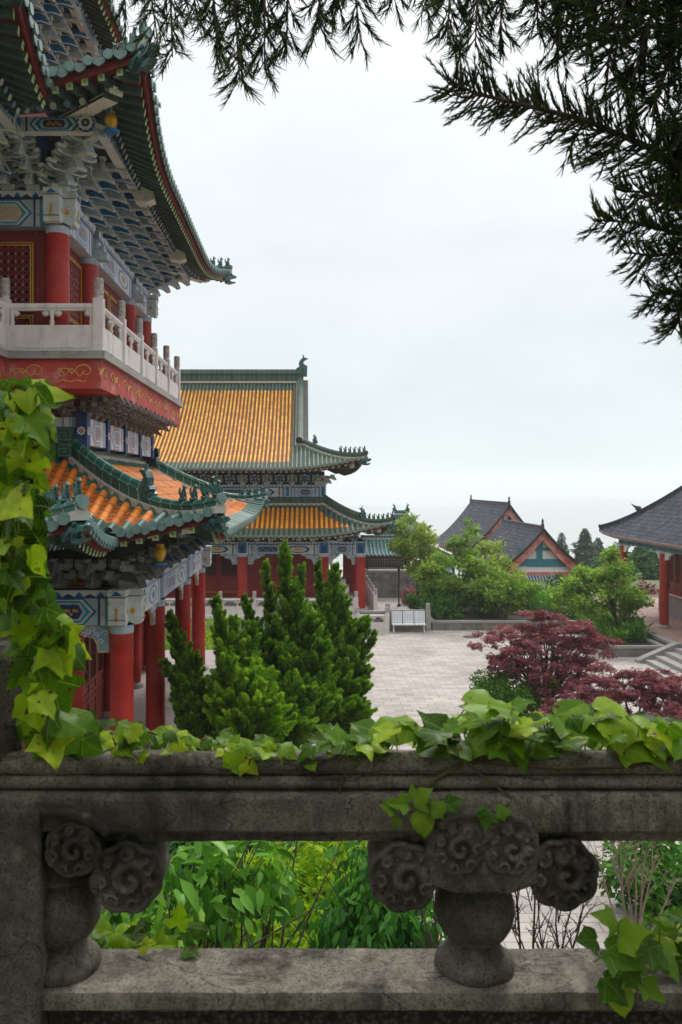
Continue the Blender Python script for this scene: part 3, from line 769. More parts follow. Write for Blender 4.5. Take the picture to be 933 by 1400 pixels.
# --- lower lintels
for i in range(3): painted_beam(T,(CU,colv[i]+.1),(CU,colv[i+1]-.1),-2.72,-2.02,.30,X,seed=i,mats=BEAML)
painted_beam(T,(-5.5,15.9),(CU-.16,15.9),-2.72,-2.02,.30,-Yv,seed=9)
painted_beam(T,(-5.7,13.5),(-5.7,15.8),-2.72,-2.02,.30,X,seed=5)
def capital(parent,x,y,z0,z1):
    """bevelled painted box over the column head, a nose on each outer face"""
    b=MB()
    for dv in((1,0,0),(0,-1,0)):
        dv=Vector(dv); sd=Vector((-dv.y,dv.x,0)); s=.17
        prof=[(.1,z0+.1),(.30,z0),(.40,z0+.02),(.43,z0+.12),(.41,z0+.2),(.44,z0+.3),(.41,z0+.42),(.44,z1-.15),(.44,z1),(.1,z1)]
        b.prism(prof,Vector((x,y,0))-sd*s,dv,Zv,sd*2*s,0)
        f=Vector((x,y,0))+dv*.445
        face_plate(b,rect(-s,s,z1-.15,z1-.13),f,sd,dv,0,3);face_plate(b,rect(-s,s,z0+.12,z0+.135),f,sd,dv,0,3)
        face_plate(b,rect(-.02,.02,z0+.1,z0+.36),f,sd,dv,0,2)
        face_plate(b,[(-.11,z1-.11),(0,z1-.02),(.11,z1-.11)],f,sd,dv,0,1)
        for sg in(-1,1):
            face_plate(b,[(.25+.05*math.cos(a*.785),z0+.27+.06*math.sin(a*.785)) for a in range(8)],Vector((x,y,0))+sd*sg*s,dv,sd*sg,0,2)
            face_plate(b,rect(.12,.41,z1-.15,z1-.13),Vector((x,y,0))+sd*sg*s,dv,sd*sg,0,3)
    return b.build('column_capital',[M_WHT,M_BLUE,M_GOLD,M_WOOD],parent)
capital(T,CU,15.9,-2.70,-2.0); capital(T,CU,27.1,-2.70,-2.0)
def spandrel(parent,P,ax,n,L=.75,H=.55,name='carved_spandrel',flip=1,scale=1):
    """carved and gilded bracket under the beam end"""
    P=Vector(P);ax=Vector(ax);n=Vector(n);b=MB()
    prof=[(0,0),(L,0),(L*.95,-H*.18),(L*.75,-H*.25),(L*.62,-H*.42),(L*.42,-H*.5),(L*.33,-H*.72),(L*.3,-H),(0,-H)]
    b.prism(prof,P-n*.04,ax,Zv,n*.08,0)
    inner=[(.03,-.03),(L*.92,-.03),(L*.72,-H*.2),(L*.58,-H*.36),(L*.38,-H*.44),(L*.27,-H*.66),(L*.25,-H*.93),(.03,-H*.93)]
    b.prism(inner,P+n*.04,ax,Zv,n*.006,1)
    rr=random.Random(3)
    for k in range(6):
        cx=L*(.1+.11*k);cz=-H*(.16+.10*((k*7)%3)) if k>1 else -H*(.3+.3*k)
        pts=[P+n*.05+ax*(cx+.07*(1-i/9)*math.cos(i*.9))+Zv*(cz+.07*(1-i/9)*math.sin(i*.9)) for i in range(9)]
        b.tube(pts,.014,5,2)
    return b.build(name,[M_TAN,M_LBLUE,M_LWH],parent)
for i,v in enumerate(colv):
    if i>0: spandrel(T,(CU,v-.24,-2.73),-Yv,X)
    if i<3: spandrel(T,(CU,v+.24,-2.73),Yv,X)
spandrel(T,(CU-.24,15.9,-2.73),-X,-Yv)
# --- lower brackets
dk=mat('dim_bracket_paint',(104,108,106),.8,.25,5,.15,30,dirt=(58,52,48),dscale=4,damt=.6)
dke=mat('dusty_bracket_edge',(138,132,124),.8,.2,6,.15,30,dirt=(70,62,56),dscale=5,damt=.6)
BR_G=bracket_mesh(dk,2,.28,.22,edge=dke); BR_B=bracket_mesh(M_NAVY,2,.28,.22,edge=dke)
def row(mesh2,x,y0,y1,n,z,parent,axis='side',scale=None):
    for k in range(n):
        q=lerp(y0,y1,k/(n-1) if n>1 else .5)
        if axis=='side': put('bracket_set',mesh2[k%2],parent,(x,q,z),PI/2,scale)
        else: put('bracket_set',mesh2[k%2],parent,(q,x,z),0,scale)
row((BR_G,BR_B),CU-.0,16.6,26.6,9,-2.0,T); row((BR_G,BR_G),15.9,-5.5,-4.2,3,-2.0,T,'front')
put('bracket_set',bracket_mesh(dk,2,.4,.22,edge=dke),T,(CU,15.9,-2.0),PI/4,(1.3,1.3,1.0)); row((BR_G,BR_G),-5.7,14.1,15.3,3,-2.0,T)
# board behind the brackets, with flame motifs
b=MB(); b.bx(CU-.34,CU-.3,16.2,26.8,-2.02,-1.0,0); b.bx(-5.6,-3.96,16.2,16.24,-2.02,-1.0,0); b.bx(-6.04,-6.0,13.6,16.2,-2.02,-1.0,0)
for x in(-5.2,-4.5):
    face_plate(b,[(x-.28,-1.98),(x+.28,-1.98),(x+.1,-1.72),(x,-1.52),(x-.1,-1.72)],(0,16.2,0),X,-Yv,0,1)
    face_plate(b,[(x-.16,-1.95),(x+.16,-1.95),(x+.05,-1.75),(x,-1.64),(x-.05,-1.75)],(0,16.2,0),X,-Yv,1,2)
b.build('bracket_board',[M_DARK,M_GOLD,M_RED],T)
# --- lower eave: main block and the wing that steps forward on the left
U0=-1.72;VF=14.2;VB=28.8;D1=3.5;R1=1.7;Z1=-1.0;UW=-3.4;VW=11.35
s_side=Slope((U0,VF,Z1),Yv,-X,VB-VF,D1,R1,'hip','hip',.6,.2,4.0)
s_front=Slope((UW,VF,Z1),X,Yv,U0-UW,D1,R1,'valley','hip',.6,.2,4.0)
s_wside=Slope((UW,VW,Z1),Yv,-X,VF-VW,D1,R1,'hip','valley',.6,.28,3.6)
s_wfront=Slope((-9.0,VW,Z1),X,Yv,UW+9.0,D1,R1,'flat','hip',.6,.28,3.6)
def dirfix(sl):  # keep w x d consistent
    return sl
for sl in(s_side,s_front,s_wside,s_wfront):
    roof_tiles(sl,T,'skirt_roof',.27,.080,10,.42,True)
    eave_underside(sl,T,2.1,.30)
def hip_path(sl,end,d1,n=12,d0=-.02):
    return [sl.pos(lerp(d0,d1,k/n) if end=='l' else sl.W-lerp(d0,d1,k/n),lerp(d0,d1,k/n),.02) for k in range(n+1)]
def ridge_double(sl,end,D,parent,fr=.45,beasts=4,bscale=1.0):
    """low front ridge carrying beasts, then the taller upper ridge that ends in a beast head"""
    p=hip_path(sl,end,D,16); k=int(16*fr)
    hip_ridge(p[:k+1],parent,'hip_ridge',.2,.22,beasts,.33,.12,bscale=bscale*.82)
    hip_ridge(p[k:],parent,'upper_hip_ridge',.26,.40,0)
    dv=p[k-1]-p[k]
    c=put('ridge_dragon',CHI,parent,p[k]+Vector((0,0,.06)),math.atan2(dv.y,dv.x),(.62,.8,.62))
CHI=chiwen_mesh(1.0)
ridge_double(s_side,'l',D1,T); ridge_double(s_side,'r',D1,T); ridge_double(s_wside,'l',D1,T)
def corner(sl,end,parent,size=1.0,inner=2.3,dragon=True):
    """corner beams under the hip: long upper beam with striped sole, shorter lower beam with stepped painted nose, dragon head cap"""
    tip=sl.pos(0 if end=='l' else sl.W,0); q=sl.pos(inner if end=='l' else sl.W-inner,inner)
    tip=tip+Vector((0,0,-.20)); q=q+Vector((0,0,-.36)); dv=(tip-q); L=dv.length; dv.normalize()
    b=MB(); b.beam(q,tip-dv*.05,.2*size,.22*size,0)
    x=dv.cross(Zv).normalized(); up=x.cross(dv)
    m=14
    for k in range(m):   # zig-zag stripes on the sole
        for j in range(-1,2):
            c=q.lerp(tip,.55+.42*k/m)-up*(.112*size)+x*(j*.062*size)
            b.beam(c-x*.03*size+dv*(.02*(j%2)),c+x*.03*size+dv*(.02*((j+1)%2)),L*.42/m*.5,.005,(2,3)[(k)%2],up)
    n=tip-dv*1.15
    q2=q-up*.23*size; n2=n-up*.23*size
    b.beam(q2,n2,.27*size,.30*size,0); b.beam(q2-up*.152*size,n2-up*.152*size,.27*size,.012,1)
    for s_ in(-1,1): b.beam(q2+x*s_*.136*size+up*.10*size,n2+x*s_*.136*size+up*.10*size,.008,.02,1)
    for k in range(4):
        c=n2+dv*(.03+.05*(k if k<2 else 3-k*.6))+up*(.09-.06*k)*size
        b.beam(n2,c+dv*.1,.24*size,.055*size,1); b.beam(c+dv*.1,c+dv*.106,.03,.03,4)
    b.beam(q2+x*.13*size-up*.11,n2+x*.13*size-up*.11,.012,.025,1); b.beam(q2-x*.13*size-up*.11,n2-x*.13*size-up*.11,.012,.025,1)
    b.build('corner_beam',[M_RAFT,M_CREAM,M_PALE,M_REDD,M_GOLD],parent)
    if dragon: put('dragon_head',dragon_mesh(),parent,tip+dv*-.14-Zv*.08,math.atan2(dv.y,dv.x),(size,)*3)
for sl,e in((s_side,'l'),(s_side,'r'),(s_wside,'l')): corner(sl,e,T,.95)
def vase(parent,x,y,z,name='gilt_vase'):
    b=MB(); b.lathe([(.04,0),(.07,.01),(.06,.05),(.10,.1),(.125,.18),(.10,.27),(.07,.31),(.09,.34)],(x,y,z),16,0); b.lathe([(.16,-.05),(.16,0)],(x,y,z),4,1)
    b.build(name,[M_GOLD,M_BLUE],parent)
vase(T,-2.75,15.05,-1.42)
# --- wall ridge, fret ornaments and painted frieze above the lower roof
p=[Vector((U0-D1-.02,v,.72)) for v in(17.8,21,25.2)]
hip_ridge(p,T,'wall_ridge',.3,.22,0,lead=False)
hip_ridge([Vector((u,17.72,.72)) for u in(-5.05,-6.0,-6.9)],T,'wall_ridge',.3,.22,0,lead=False)
hip_ridge([Vector((-6.92,v,.72)) for v in(17.7,16.2,14.85)],T,'wall_ridge',.3,.22,0,lead=False)
def fret(parent,P,ax,n,s=.34):
    """stacked corner ridge blocks with raised key-fret lines"""
    P=Vector(P);ax=Vector(ax);n=Vector(n);b=MB()
    for i,(cx,cz) in enumerate(((0,0),(s,0),(s,s))):
        b.prism(rect(cx+.008,cx+s-.008,cz+.008,cz+s-.008),P,ax,Zv,n*-.3,0)
        for (x0,x1,z0,z1) in((.1,.9,.82,.9),(.82,.9,.1,.82),(.1,.82,.1,.18),(.1,.18,.18,.62),(.18,.62,.54,.62),(.54,.62,.32,.54),(.34,.54,.32,.4)):
            b.prism(rect(cx+x0*s,cx+x1*s,cz+z0*s,cz+z1*s),P,ax,Zv,n*.012,1)
    b.build('fret_block',[mat('deep_green_glaze',(8,54,46),.22,.25,6,.15,20,coat=.5),mat('green_glaze_line',(44,98,88),.35,.25,8,.1)],parent)
fret(T,(-5.75,17.4,.62),X,-Yv); fret(T,(-4.75,25.3,.62),Yv,X,.3)
b=MB(); b.bx(-7.5,U0-D1-.1,17.85,25.15,-1.0,2.0,0); b.bx(-9.5,-6.95,14.95,25.0,-1.0,2.0,0); b.build('inner_body',[M_REDW],T)
FU=-4.95
vs3=(17.75,19.6,21.5,23.4,25.25)
for i in range(4): painted_beam(T,(FU,vs3[i]+.13),(FU,vs3[i+1]-.13),.92,1.52,.16,X,seed=20+i,name='painted_frieze',scal=False,base=3,mats=BEAML)
painted_beam(T,(-6.9,17.75),(FU-.14,17.75),.92,1.52,.16,-Yv,seed=30,name='painted_frieze',scal=False,base=3,mats=BEAML)
for v in vs3:
    b=MB(); b.bx(FU-.12,FU+.13,v-.13,v+.13,.85,1.62,0)
    for n,ax in((X,Yv),(-Yv,X)):
        f=Vector((FU+.005,v,0))+n*(.13 if n.y else .125)
        for a in range(8):
            c=(.07*math.cos(a*.785),1.22+.07*math.sin(a*.785)); face_plate(b,[(c[0]+.028*math.cos(q*1.05),c[1]+.028*math.sin(q*1.05)) for q in range(6)],f,ax,n,0,1)
        face_plate(b,[(.03*math.cos(q*.785),1.22+.03*math.sin(q*.785)) for q in range(8)],f,ax,n,0,2)
    b.build('frieze_pier',[M_NAVY,M_WHT,M_GOLD],T)
BR_S=bracket_mesh(M_NAVY,3,.26,.17,.12,.26,dke); BR_S2=bracket_mesh(dk,3,.26,.17,.12,.26,dke)
row((BR_S2,BR_S),FU,17.9,25.1,13,1.52,T,'side',(.8,.95,.75)); row((BR_S2,BR_S),17.75,-6.6,-5.3,3,1.52,T,'front',(.8,.95,.75))
# --- balcony
BU=-4.2;BF=16.42;BB=26.6;BW=-6.15
b=MB(); b.bx(-10,BU,BF,BB,2.0,2.60,0); b.bx(-10,BW,13.0,BF,2.0,2.6,0)
rr=random.Random(5)
def curl(P,ax,n,s,flip=1):
    P=Vector(P);ax=Vector(ax);n=Vector(n)
    pts=[P+n*.006+ax*(s*flip*(.5*(1-i/14)*math.cos(i*.5)))+Zv*(s*(.42*(1-i/14)*math.sin(i*.5))) for i in range(13)]
    b.tube(pts,.011,5,1)
    pts=[P+n*.006+ax*(s*flip*(.5+.1*i))+Zv*(s*.16*math.sin(i*1.0)) for i in range(9)]; b.tube(pts,.010,5,1)
for k in range(16):
    v=BF+.25+k*.63+rr.uniform(-.05,.05); curl((BU,v,2.30+rr.uniform(-.06,.06)),Yv,X,rr.uniform(.28,.38),1 if k%2 else -1)
for u in(-4.75,-5.75): curl((u+.22,BF,2.34),X,-Yv,.42,-1); curl((u-.22,BF,2.30),X,-Yv,.34,1); 
for u in(-4.8,-5.6):
    b.tube([Vector((u-.3+.06*i,BF-.006,2.12+.05*abs(math.sin(i*.7)))) for i in range(11)],.011,5,1)
b.build('balcony_fascia',[M_FASCIA,mat('worn_gold_line',(206,160,84),.5,.3,12,.1)],T)
b=MB(); b.bx(-10,BU+.09,BF-.09,BB+.09,2.603,2.76,0); b.bx(-10,BW+.09,12.9,BF-.093,2.603,2.76,0); b.build('balcony_slab',[mat('slab_edge_stone',(150,146,142),.8,.15,2,.25,25,dirt=(104,102,98),dscale=4,damt=.5)],T)
PO=rail_post_mesh(1.52,.2,.42)
pv=[BF+.13+k*(BB-BF-.26)/5 for k in range(6)]
for v in pv: put('balcony_post',PO,T,(BU-.08,v,2.76))
pl=(pv[1]-pv[0])-.2
PM=rail_panel_mesh(pl,.98)
for v in pv[:-1]: put('balcony_panel',PM,T,(BU-.08,v+.1,2.76),PI/2)
put('balcony_post',PO,T,(BW-.06,BF+.13,2.76)); PM2=rail_panel_mesh(abs(BW-.06-(BU-.08))-.2,.98); put('balcony_panel',PM2,T,(BW+.04,BF+.13,2.76),0)
PM3=rail_panel_mesh(1.7,.98); put('balcony_panel',PM3,T,(BW-.06,BF-1.67,2.76),PI/2); put('balcony_post',PO,T,(BW-.06,BF-1.77,2.76))
# --- upper storey
QU=-5.27;QF=17.0;QB=26.0
b=MB(); b.bx(-9,QU-.12,QF+.12,QB,2.7,6.2,0); b.bx(-10,-6.95,15.2,QB,2.7,6.2,0); b.build('upper_wall',[M_REDW],T)
qv=(17.0,19.35,23.65,26.0)
for v in qv: column(T,QU,v,2.76,5.46,.25,base=False)
lattice_panel(T,(-7.2,QF+.115,3.7),X,1.42,1.5,-Yv,'window',.15)
lattice_panel(T,(-7.2,QF+.115,2.8),X,1.42,.85,-Yv,'window',.15)
for (v0,v1) in((17.35,19.05),(19.7,21.6),(21.7,23.3),(24.0,25.7)):
    lattice_panel(T,(QU-.115,v0,3.7),Yv,v1-v0,1.5,X,'window',.15); lattice_panel(T,(QU-.115,v0,2.8),Yv,v1-v0,.85,X,'window',.2)
for i in range(3): painted_beam(T,(QU,qv[i]+.2),(QU,qv[i+1]-.2),5.44,6.18,.34,X,seed=40+i,lattice=False,mats=BEAML)
painted_beam(T,(-7.0,QF),(QU-.2,QF),5.44,6.18,.34,-Yv,seed=50,lattice=True)
capital(T,QU,QF,5.46,6.16); capital(T,QU,QB,5.46,6.16)
for v in(19.35,23.65):
    b=MB(); b.bx(QU+.1,QU+.5,v-.14,v+.14,5.42,5.6,0); b.bx(QU+.1,QU+.42,v-.14,v+.14,5.6,5.75,0); b.build('beam_end',[M_GREY],T)
BU_B=bracket_mesh(M_BLUE,4,.29,.19,.17,.3); BU_G=bracket_mesh(M_GREY,4,.29,.19,.17,.3)
row((BU_G,BU_B),QU,17.55,25.6,14,6.16,T); row((BU_G,BU_G),QF,-6.8,-5.75,3,6.16,T,'front')
put('bracket_set',bracket_mesh(M_GREY,4,.40,.19),T,(QU,QF,6.16),PI/4,(1.5,1,1)); put('bracket_set',bracket_mesh(M_GREY,4,.40,.19),T,(QU,QB,6.16),PI*.75,(1.5,1,1))
row((BU_G,BU_B),-6.85,15.6,16.6,2,6.16,T)
b=MB(); b.bx(QU-.35,QU-.3,17.2,25.8,6.16,7.9,0); b.bx(-7,QU-.3,17.3,17.34,6.16,7.9,0)
for k in range(3):
    x=-6.35+k*.52; face_plate(b,[(x-.2,6.2),(x+.2,6.2),(x+.08,6.45),(x,6.62),(x-.08,6.45)],(0,17.3,0),X,-Yv,0,1)
b.build('bracket_board',[M_NAVY,M_GOLD],T)
# purlins over the bracket noses
PU=-4.05;PF=15.78
painted_beam(T,(PU,PF+.1),(PU,27.2),6.92,7.2,.2,X,seed=61,name='eave_purlin',scal=False,base=3)
painted_beam(T,(-5.7,PF),(PU-.1,PF),6.92,7.2,.2,-Yv,seed=62,name='eave_purlin',scal=False,base=3)
painted_beam(T,(-5.72,13.4),(-5.72,PF-.1),6.92,7.2,.2,X,seed=63,name='eave_purlin',scal=False,base=3)
for v in(19.0,23.9):
    b=MB(); b.prism([(0,6.7),(.3,6.66),(.46,6.72),(.42,6.9),(.46,7.0),(0,7.02)],(PU+.0,v-.17,0),X,Zv,(0,.34,0),0); b.build('beam_nose',[M_CREAM],T)
vase(T,PU+.28,PF-.3,6.86); vase(T,-5.6,PF-3.1,6.86)
def medal(P,n,ax,r=.17):
    b=MB(); P=Vector(P); n=Vector(n)
    b.tube([P,P+n*.05],r,20,0)
    for a in range(10):
        c=(.68*r*math.cos(a*.628),.68*r*math.sin(a*.628)); face_plate(b,[(c[0]+.24*r*math.cos(q*1.05),c[1]+.24*r*math.sin(q*1.05)) for q in range(6)],P+n*.05,ax,n,0,1)
    face_plate(b,[(.22*r*math.cos(q*1.05),.22*r*math.sin(q*1.05)) for q in range(6)],P+n*.05,ax,n,0,2)
    b.build('painted_medallion',[M_NAVY,M_WHT,M_GOLD],T)
medal((-4.3,PF-.12,7.06),-Yv,X)
# --- upper eave
U2=-3.12;VF2=14.35;VB2=28.65;Z2=6.98;D2=3.1;R2=1.9;UW2=-4.62;VW2=12.3
t_side=Slope((U2,VF2,Z2),Yv,-X,VB2-VF2,D2,R2,'hip','hip',.72,.32,4.4)
t_front=Slope((UW2,VF2,Z2),X,Yv,U2-UW2,D2,R2,'valley','hip',.72,.32,4.4)
t_wside=Slope((UW2,VW2,Z2),Yv,-X,VF2-VW2,D2,R2,'hip','valley',.72,.3,3.4)
t_wfront=Slope((-9.5,VW2,Z2),X,Yv,UW2+9.5,D2,R2,'flat','hip',.72,.3,3.4)
for sl in(t_side,t_front,t_wside,t_wfront):
    roof_tiles(sl,T,'eave_roof',.29,.078,8,.62,True); eave_underside(sl,T,2.0,.24,fly=.85)
for sl,e in((t_side,'l'),(t_side,'r'),(t_wside,'l')):
    p=hip_path(sl,e,D2,16); hip_ridge(p[:9],T,'hip_ridge',.2,.22,4,.33,.12,bscale=.82); hip_ridge(p[8:],T,'upper_hip_ridge',.26,.4,0); corner(sl,e,T,1.15,2.0)
# --- top storey under the second eave
b=MB(); b.bx(-12,-6.95,18.0,25.0,8.2,13.4,0); b.build('top_wall',[M_REDD],T)
painted_beam(T,(-6.9,18.1),(-6.9,24.9),10.2,10.85,.3,X,seed=70,scal=True)
TB_B=bracket_mesh(M_BLUE,4,.27,.21,.18,.3); TB_G=bracket_mesh(M_GREY,4,.27,.21,.18,.3)
row((TB_B,TB_G),-6.9,18.1,24.9,11,10.85,T); row((TB_G,TB_B),18.0,-9.2,-7.3,4,10.85,T,'front')
painted_beam(T,(-5.75,16.8),(-5.75,26.2),11.72,12.0,.2,X,seed=71,name='eave_purlin',scal=False,base=3)
v_side=Slope((-4.95,15.6,12.1),Yv,-X,10.8,3.2,2.4,'hip','hip',.4,.1,4.0); v_front=Slope((-13,15.6,12.1),X,Yv,8.1,3.2,2.4,'flat','hip',.6,.15,4.0)
for sl in(v_side,v_front): roof_tiles(sl,T,'crown_roof',.29,.078,6,.62,True); eave_underside(sl,T,2.0,.24,fly=.85,detail=False)
corner(v_side,'l',T,1.0,1.9)
# ================================================================== the great hall facing us across the court
hall=thing('temple_hall','great hall across the court with a double orange tiled roof and red columns','temple hall',(-8.5,50,GZ)); 
HP=-7.1
b=MB(); b.bx(-26,3.9,44.0,70,GZ,HP-.02,0); b.bx(-26.05,3.95,43.95,70.05,HP-.15,HP,1); b.build('stone_platform',[M_GSTONE,M_STONE],hall)
HT=(M_OLIGHT,M_OPAND,M_HG,M_HGP)
HR=[M_HGR,M_MORT,M_HG]
HBC=-2.72-1.05   # beam underside
hz0=-4.0; hz1=-3.15
hcol=[3.05,.96,-3.68,-8.32,-12.96,-17.6]
for x in hcol: column(hall,x,46,HP,hz0+.15,.30)
for v in(48.1,52.7,57.4,62): column(hall,3.05,v,HP,hz0+.15,.29)
for v in(52.7,57.4): column(hall,.96,v,HP,hz0+.4,.29)
b=MB(); b.bx(-26,.7,48.0,48.4,HP,-2.2,0); b.bx(.4,.7,48.4,66,HP,-2.2,0); b.bx(-26,.85,47.9,48.0,HP,HP+.5,1); b.build('hall_wall',[M_REDW,M_GSTONE],hall)
def hall_doors(x0,x1,n,y,z0,z1,parent):
    w=(x1-x0)/n
    for k in range(n):
        P=Vector((x0+k*w+.02,y,z0)); L=w-.04;H=z1-z0; f=MB(); n_=-Yv
        def bar(a,c,e,g,th,mi=0,o=0): f.prism(rect(a,c,e,g),P+n_*o,X,Zv,n_*th,mi)
        q=.12
        bar(0,q,0,H,.06);bar(L-q,L,0,H,.06)
        for z in(0,H*.3,H*.38,H-q): bar(q,L-q,z,z+q,.06)
        bar(q,L-q,q,H*.3,.025);
        for z in(.5*q,H-.5*q): bar(q*.4,L-q*.4,z-.015,z+.015,.01,1,.06)
        d=f.build('door',[M_DLAT,M_GOLD],parent)
        g=MB(); g.prism(rect(q,L-q,H*.38+q,H-q),P+n_*.006,X,Zv,n_*.008,1)
        nx=5;dx=(L-2*q)/nx;nz=int((H*.62-2*q)/dx);dz=(H*.62-2*q)/nz
        for i in range(nx):
            for j in range(nz):
                A=P+X*(q+i*dx)+Zv*(H*.38+q+j*dz)+n_*.03
                g.beam(A,A+X*dx+Zv*dz,.03,.02,0,n_);g.beam(A+Zv*dz,A+X*dx,.03,.02,0,n_)
        g.build('lattice',[M_WOOD,M_DARK],d)
hall_doors(-6.5,-4.05,2,47.98,HP+.75,-3.95,hall); hall_doors(-12.5,-8.7,4,47.98,HP+.75,-3.95,hall)
for i in range(len(hcol)-1): painted_beam(hall,(hcol[i+1]+.2,46),(hcol[i]-.2,46),hz0+.15,hz1,.36,-Yv,seed=80+i,base=6,scal=True)
for x in hcol[:5]:
    b=MB(); b.bx(x-.32,x+.32,45.68,46.3,hz0+.12,hz1,0); face_plate(b,rect(-.26,.26,hz0+.2,hz1-.05),(x,45.68,0),X,-Yv,0,1); face_plate(b,rect(-.14,.14,hz0+.2,hz1-.2),(x,45.68,0),X,-Yv,1,2); b.build('column_capital',[M_WHT,M_BLUE,M_NAVY,M_GREY],hall)
for i,x in enumerate(hcol[:5]):
    if i>0: spandrel(hall,(x+.3,46,hz0+.14),X,-Yv,.62 if i==1 else 1.0,.6)
    spandrel(hall,(x-.3,46,hz0+.14),-X,-Yv,.62 if i==0 else 1.0,.6)
for i in range(3): painted_beam(hall,(3.05,(46,48.1,52.7)[i]+.2),(3.05,(48.1,52.7,57.4)[i]-.2),hz0+.15,hz1,.36,X,seed=90+i)
HBR=bracket_mesh(M_BLUE,2,.30,.2); HBG=bracket_mesh(M_GREY,2,.30,.2)
row((HBR,HBG),46,-10,2.7,17,hz1,hall,'front')
b=MB(); b.bx(-22,3.0,46.35,46.4,hz1,-2.0,0); b.bx(2.7,2.75,46.4,64,hz1,-2.0,0); b.build('bracket_board',[M_NAVY],hall)
# lower roof
HU=4.35;HV=44.3
h_front=Slope((-26,HV,-2.72),X,Yv,26+HU,3.3,1.7,'flat','hip',.75,.35,5.0)
h_side=Slope((HU,HV,-2.72),Yv,-X,22,3.3,1.7,'hip','flat',.75,.35,5.0)
HO=(tile_mat('amber_tile',(222,150,24),(202,124,20),.3,.36,dirt=(150,104,60),damt=.35,joint=(140,84,30),jw=.07,coat=.2),M_OPAND,M_HG,M_HGP)
gfn=lambda sl:(lambda w,d: d<.75 or d>2.85 or (sl.r=='hip' and (sl.W-w-d)<1.1) or (sl.l=='hip' and (w-d)<1.1))
for sl in(h_front,h_side):
    roof_tiles(sl,hall,'skirt_roof',.28,.074,8,.75,True,HO,gfn(sl),8); eave_underside(sl,hall,1.75,.33,fly=.8,detail=False)
p=hip_path(h_front,'r',3.3,16); hip_ridge(p[:8],hall,'hip_ridge',.24,.28,7,.33,.1,bscale=.85,mats=HR); hip_ridge(p[7:],hall,'upper_hip_ridge',.3,.5,0,mats=HR)
put('ridge_dragon',CHI,hall,p[7]+Vector((0,0,.1)),-PI/4,(.7,.9,.7)); corner(h_front,'r',hall,1.2,2.2)
hip_ridge([Vector((u,47.62,-1.05)) for u in(-26,-12,1.1)],hall,'wall_ridge',.36,.40,0,lead=False,mats=HR)
# upper body
b=MB(); b.bx(-26,1.05,48.0,64,-2.2,.9,0); b.build('upper_wall',[M_NAVY],hall)
uc=[.95,-1.15,-5.79,-10.4,-15.1]
for i in range(4): painted_beam(hall,(uc[i+1]+.16,47.9),(uc[i]-.16,47.9),-.62,.10,.3,-Yv,seed=100+i,base=6)
for x in uc[:4]:
    b=MB(); b.bx(x-.18,x+.18,47.62,48.2,-.7,.12,0); face_plate(b,rect(-.1,.1,-.6,.0),(x,47.62,0),X,-Yv,0,1); b.build('frieze_pier',[M_GREY,M_BLUE],hall)
row((HBR,HBG),47.9,-9,.6,14,.1,hall,'front')
put('bracket_set',HBG,hall,(.95,47.9,.1),PI/4,(1.6,1.3,1))
# upper hip-and-gable roof
EU=2.95;EV=45.6;EZ=1.0;RR=6.15;DR=9.4
g_front=Slope((-24,EV,EZ),X,Yv,24+EU,DR,RR,'flat','hip',.62,.35,5.0,RD=DR,rflat=3.3)
g_side=Slope((EU,EV,EZ),Yv,-X,DR*2,3.3,RR,'hip','hip',.62,.35,5.0,RD=DR)
g_back=Slope((EU,EV+2*DR,EZ),-X,-Yv,24+EU,DR,RR,'hip','flat',.62,.35,5.0,RD=DR,lflat=3.3)
def g2(w,d): 
    x=w-24
    return d<.8 or d>DR-.75 or x>-.95
roof_tiles(g_front,hall,'main_roof',.245,.062,22,.8,True,HT,g2,8)
roof_tiles(g_side,hall,'gable_skirt_roof',.335,.085,7,.8,True,HT,lambda w,d:True,8)
roof_tiles(g_back,hall,'main_roof',.335,.085,10,.8,False,HT,lambda w,d:False,8)
eave_underside(g_front,hall,2.2,.33,fly=.85,detail=False); eave_underside(g_side,hall,2.0,.33,fly=.85,detail=False)
p=hip_path(g_front,'r',3.3,14); hip_ridge(p,hall,'hip_ridge',.26,.32,6,.36,.15,bscale=.9,mats=HR); corner(g_front,'r',hall,1.3,2.2)
put('ridge_dragon',CHI,hall,p[11]+Vector((0,0,.3)),-PI/4,(.5,.7,.5))
# verge ridge down the gable edge, ridge and its dragons, gable board
gx=EU-3.3
vp=[Vector((gx-.12,EV+d,EZ+RR*g_curve(d/DR)+.05)) for d in np.linspace(2.9,DR,14)]
hip_ridge(vp,hall,'verge_ridge',.42,.42,0,mats=HR)
vb=[Vector((gx-.12,EV+2*DR-d,EZ+RR*g_curve(d/DR)+.05)) for d in np.linspace(2.9,DR,10)]
hip_ridge(vb,hall,'verge_ridge',.42,.42,0,mats=HR)
b=MB()
fr_=[(EV+d,EZ+RR*g_curve(d/DR)) for d in np.linspace(3.0,DR,12)]
poly=fr_+[(2*(EV+DR)-y,z) for y,z in fr_[::-1][1:]]
b.prism([(y-EV,z) for y,z in poly],(gx-.45,EV,0),Yv,Zv,(.08,0,0),0)
for k in range(len(poly)-1):
    a=Vector((gx+.16,poly[k][0],poly[k][1]-.22));c=Vector((gx+.16,poly[k+1][0],poly[k+1][1]-.22)); b.beam(a,c,.06,.5,1)
    b.beam(a+Vector((.06,0,.3)),c+Vector((.06,0,.3)),.3,.07,2)
    for q in range(3):
        m_=a.lerp(c,(q+.5)/3)+Vector((.22,0,.30)); b.tube([m_,m_+Vector((.05,0,0))],.11,8,2)
b.build('gable_end',[M_REDW,M_REDD,mat('verge_tile',(62,70,62),.75,.2,6,.2,30,dirt=(44,52,46))],hall)
rz=EZ+RR
hip_ridge([Vector((u,EV+DR,rz-.05)) for u in(-24,-16,-8,gx-.05)],hall,'main_ridge',.55,.85,0,lead=False,mats=HR)
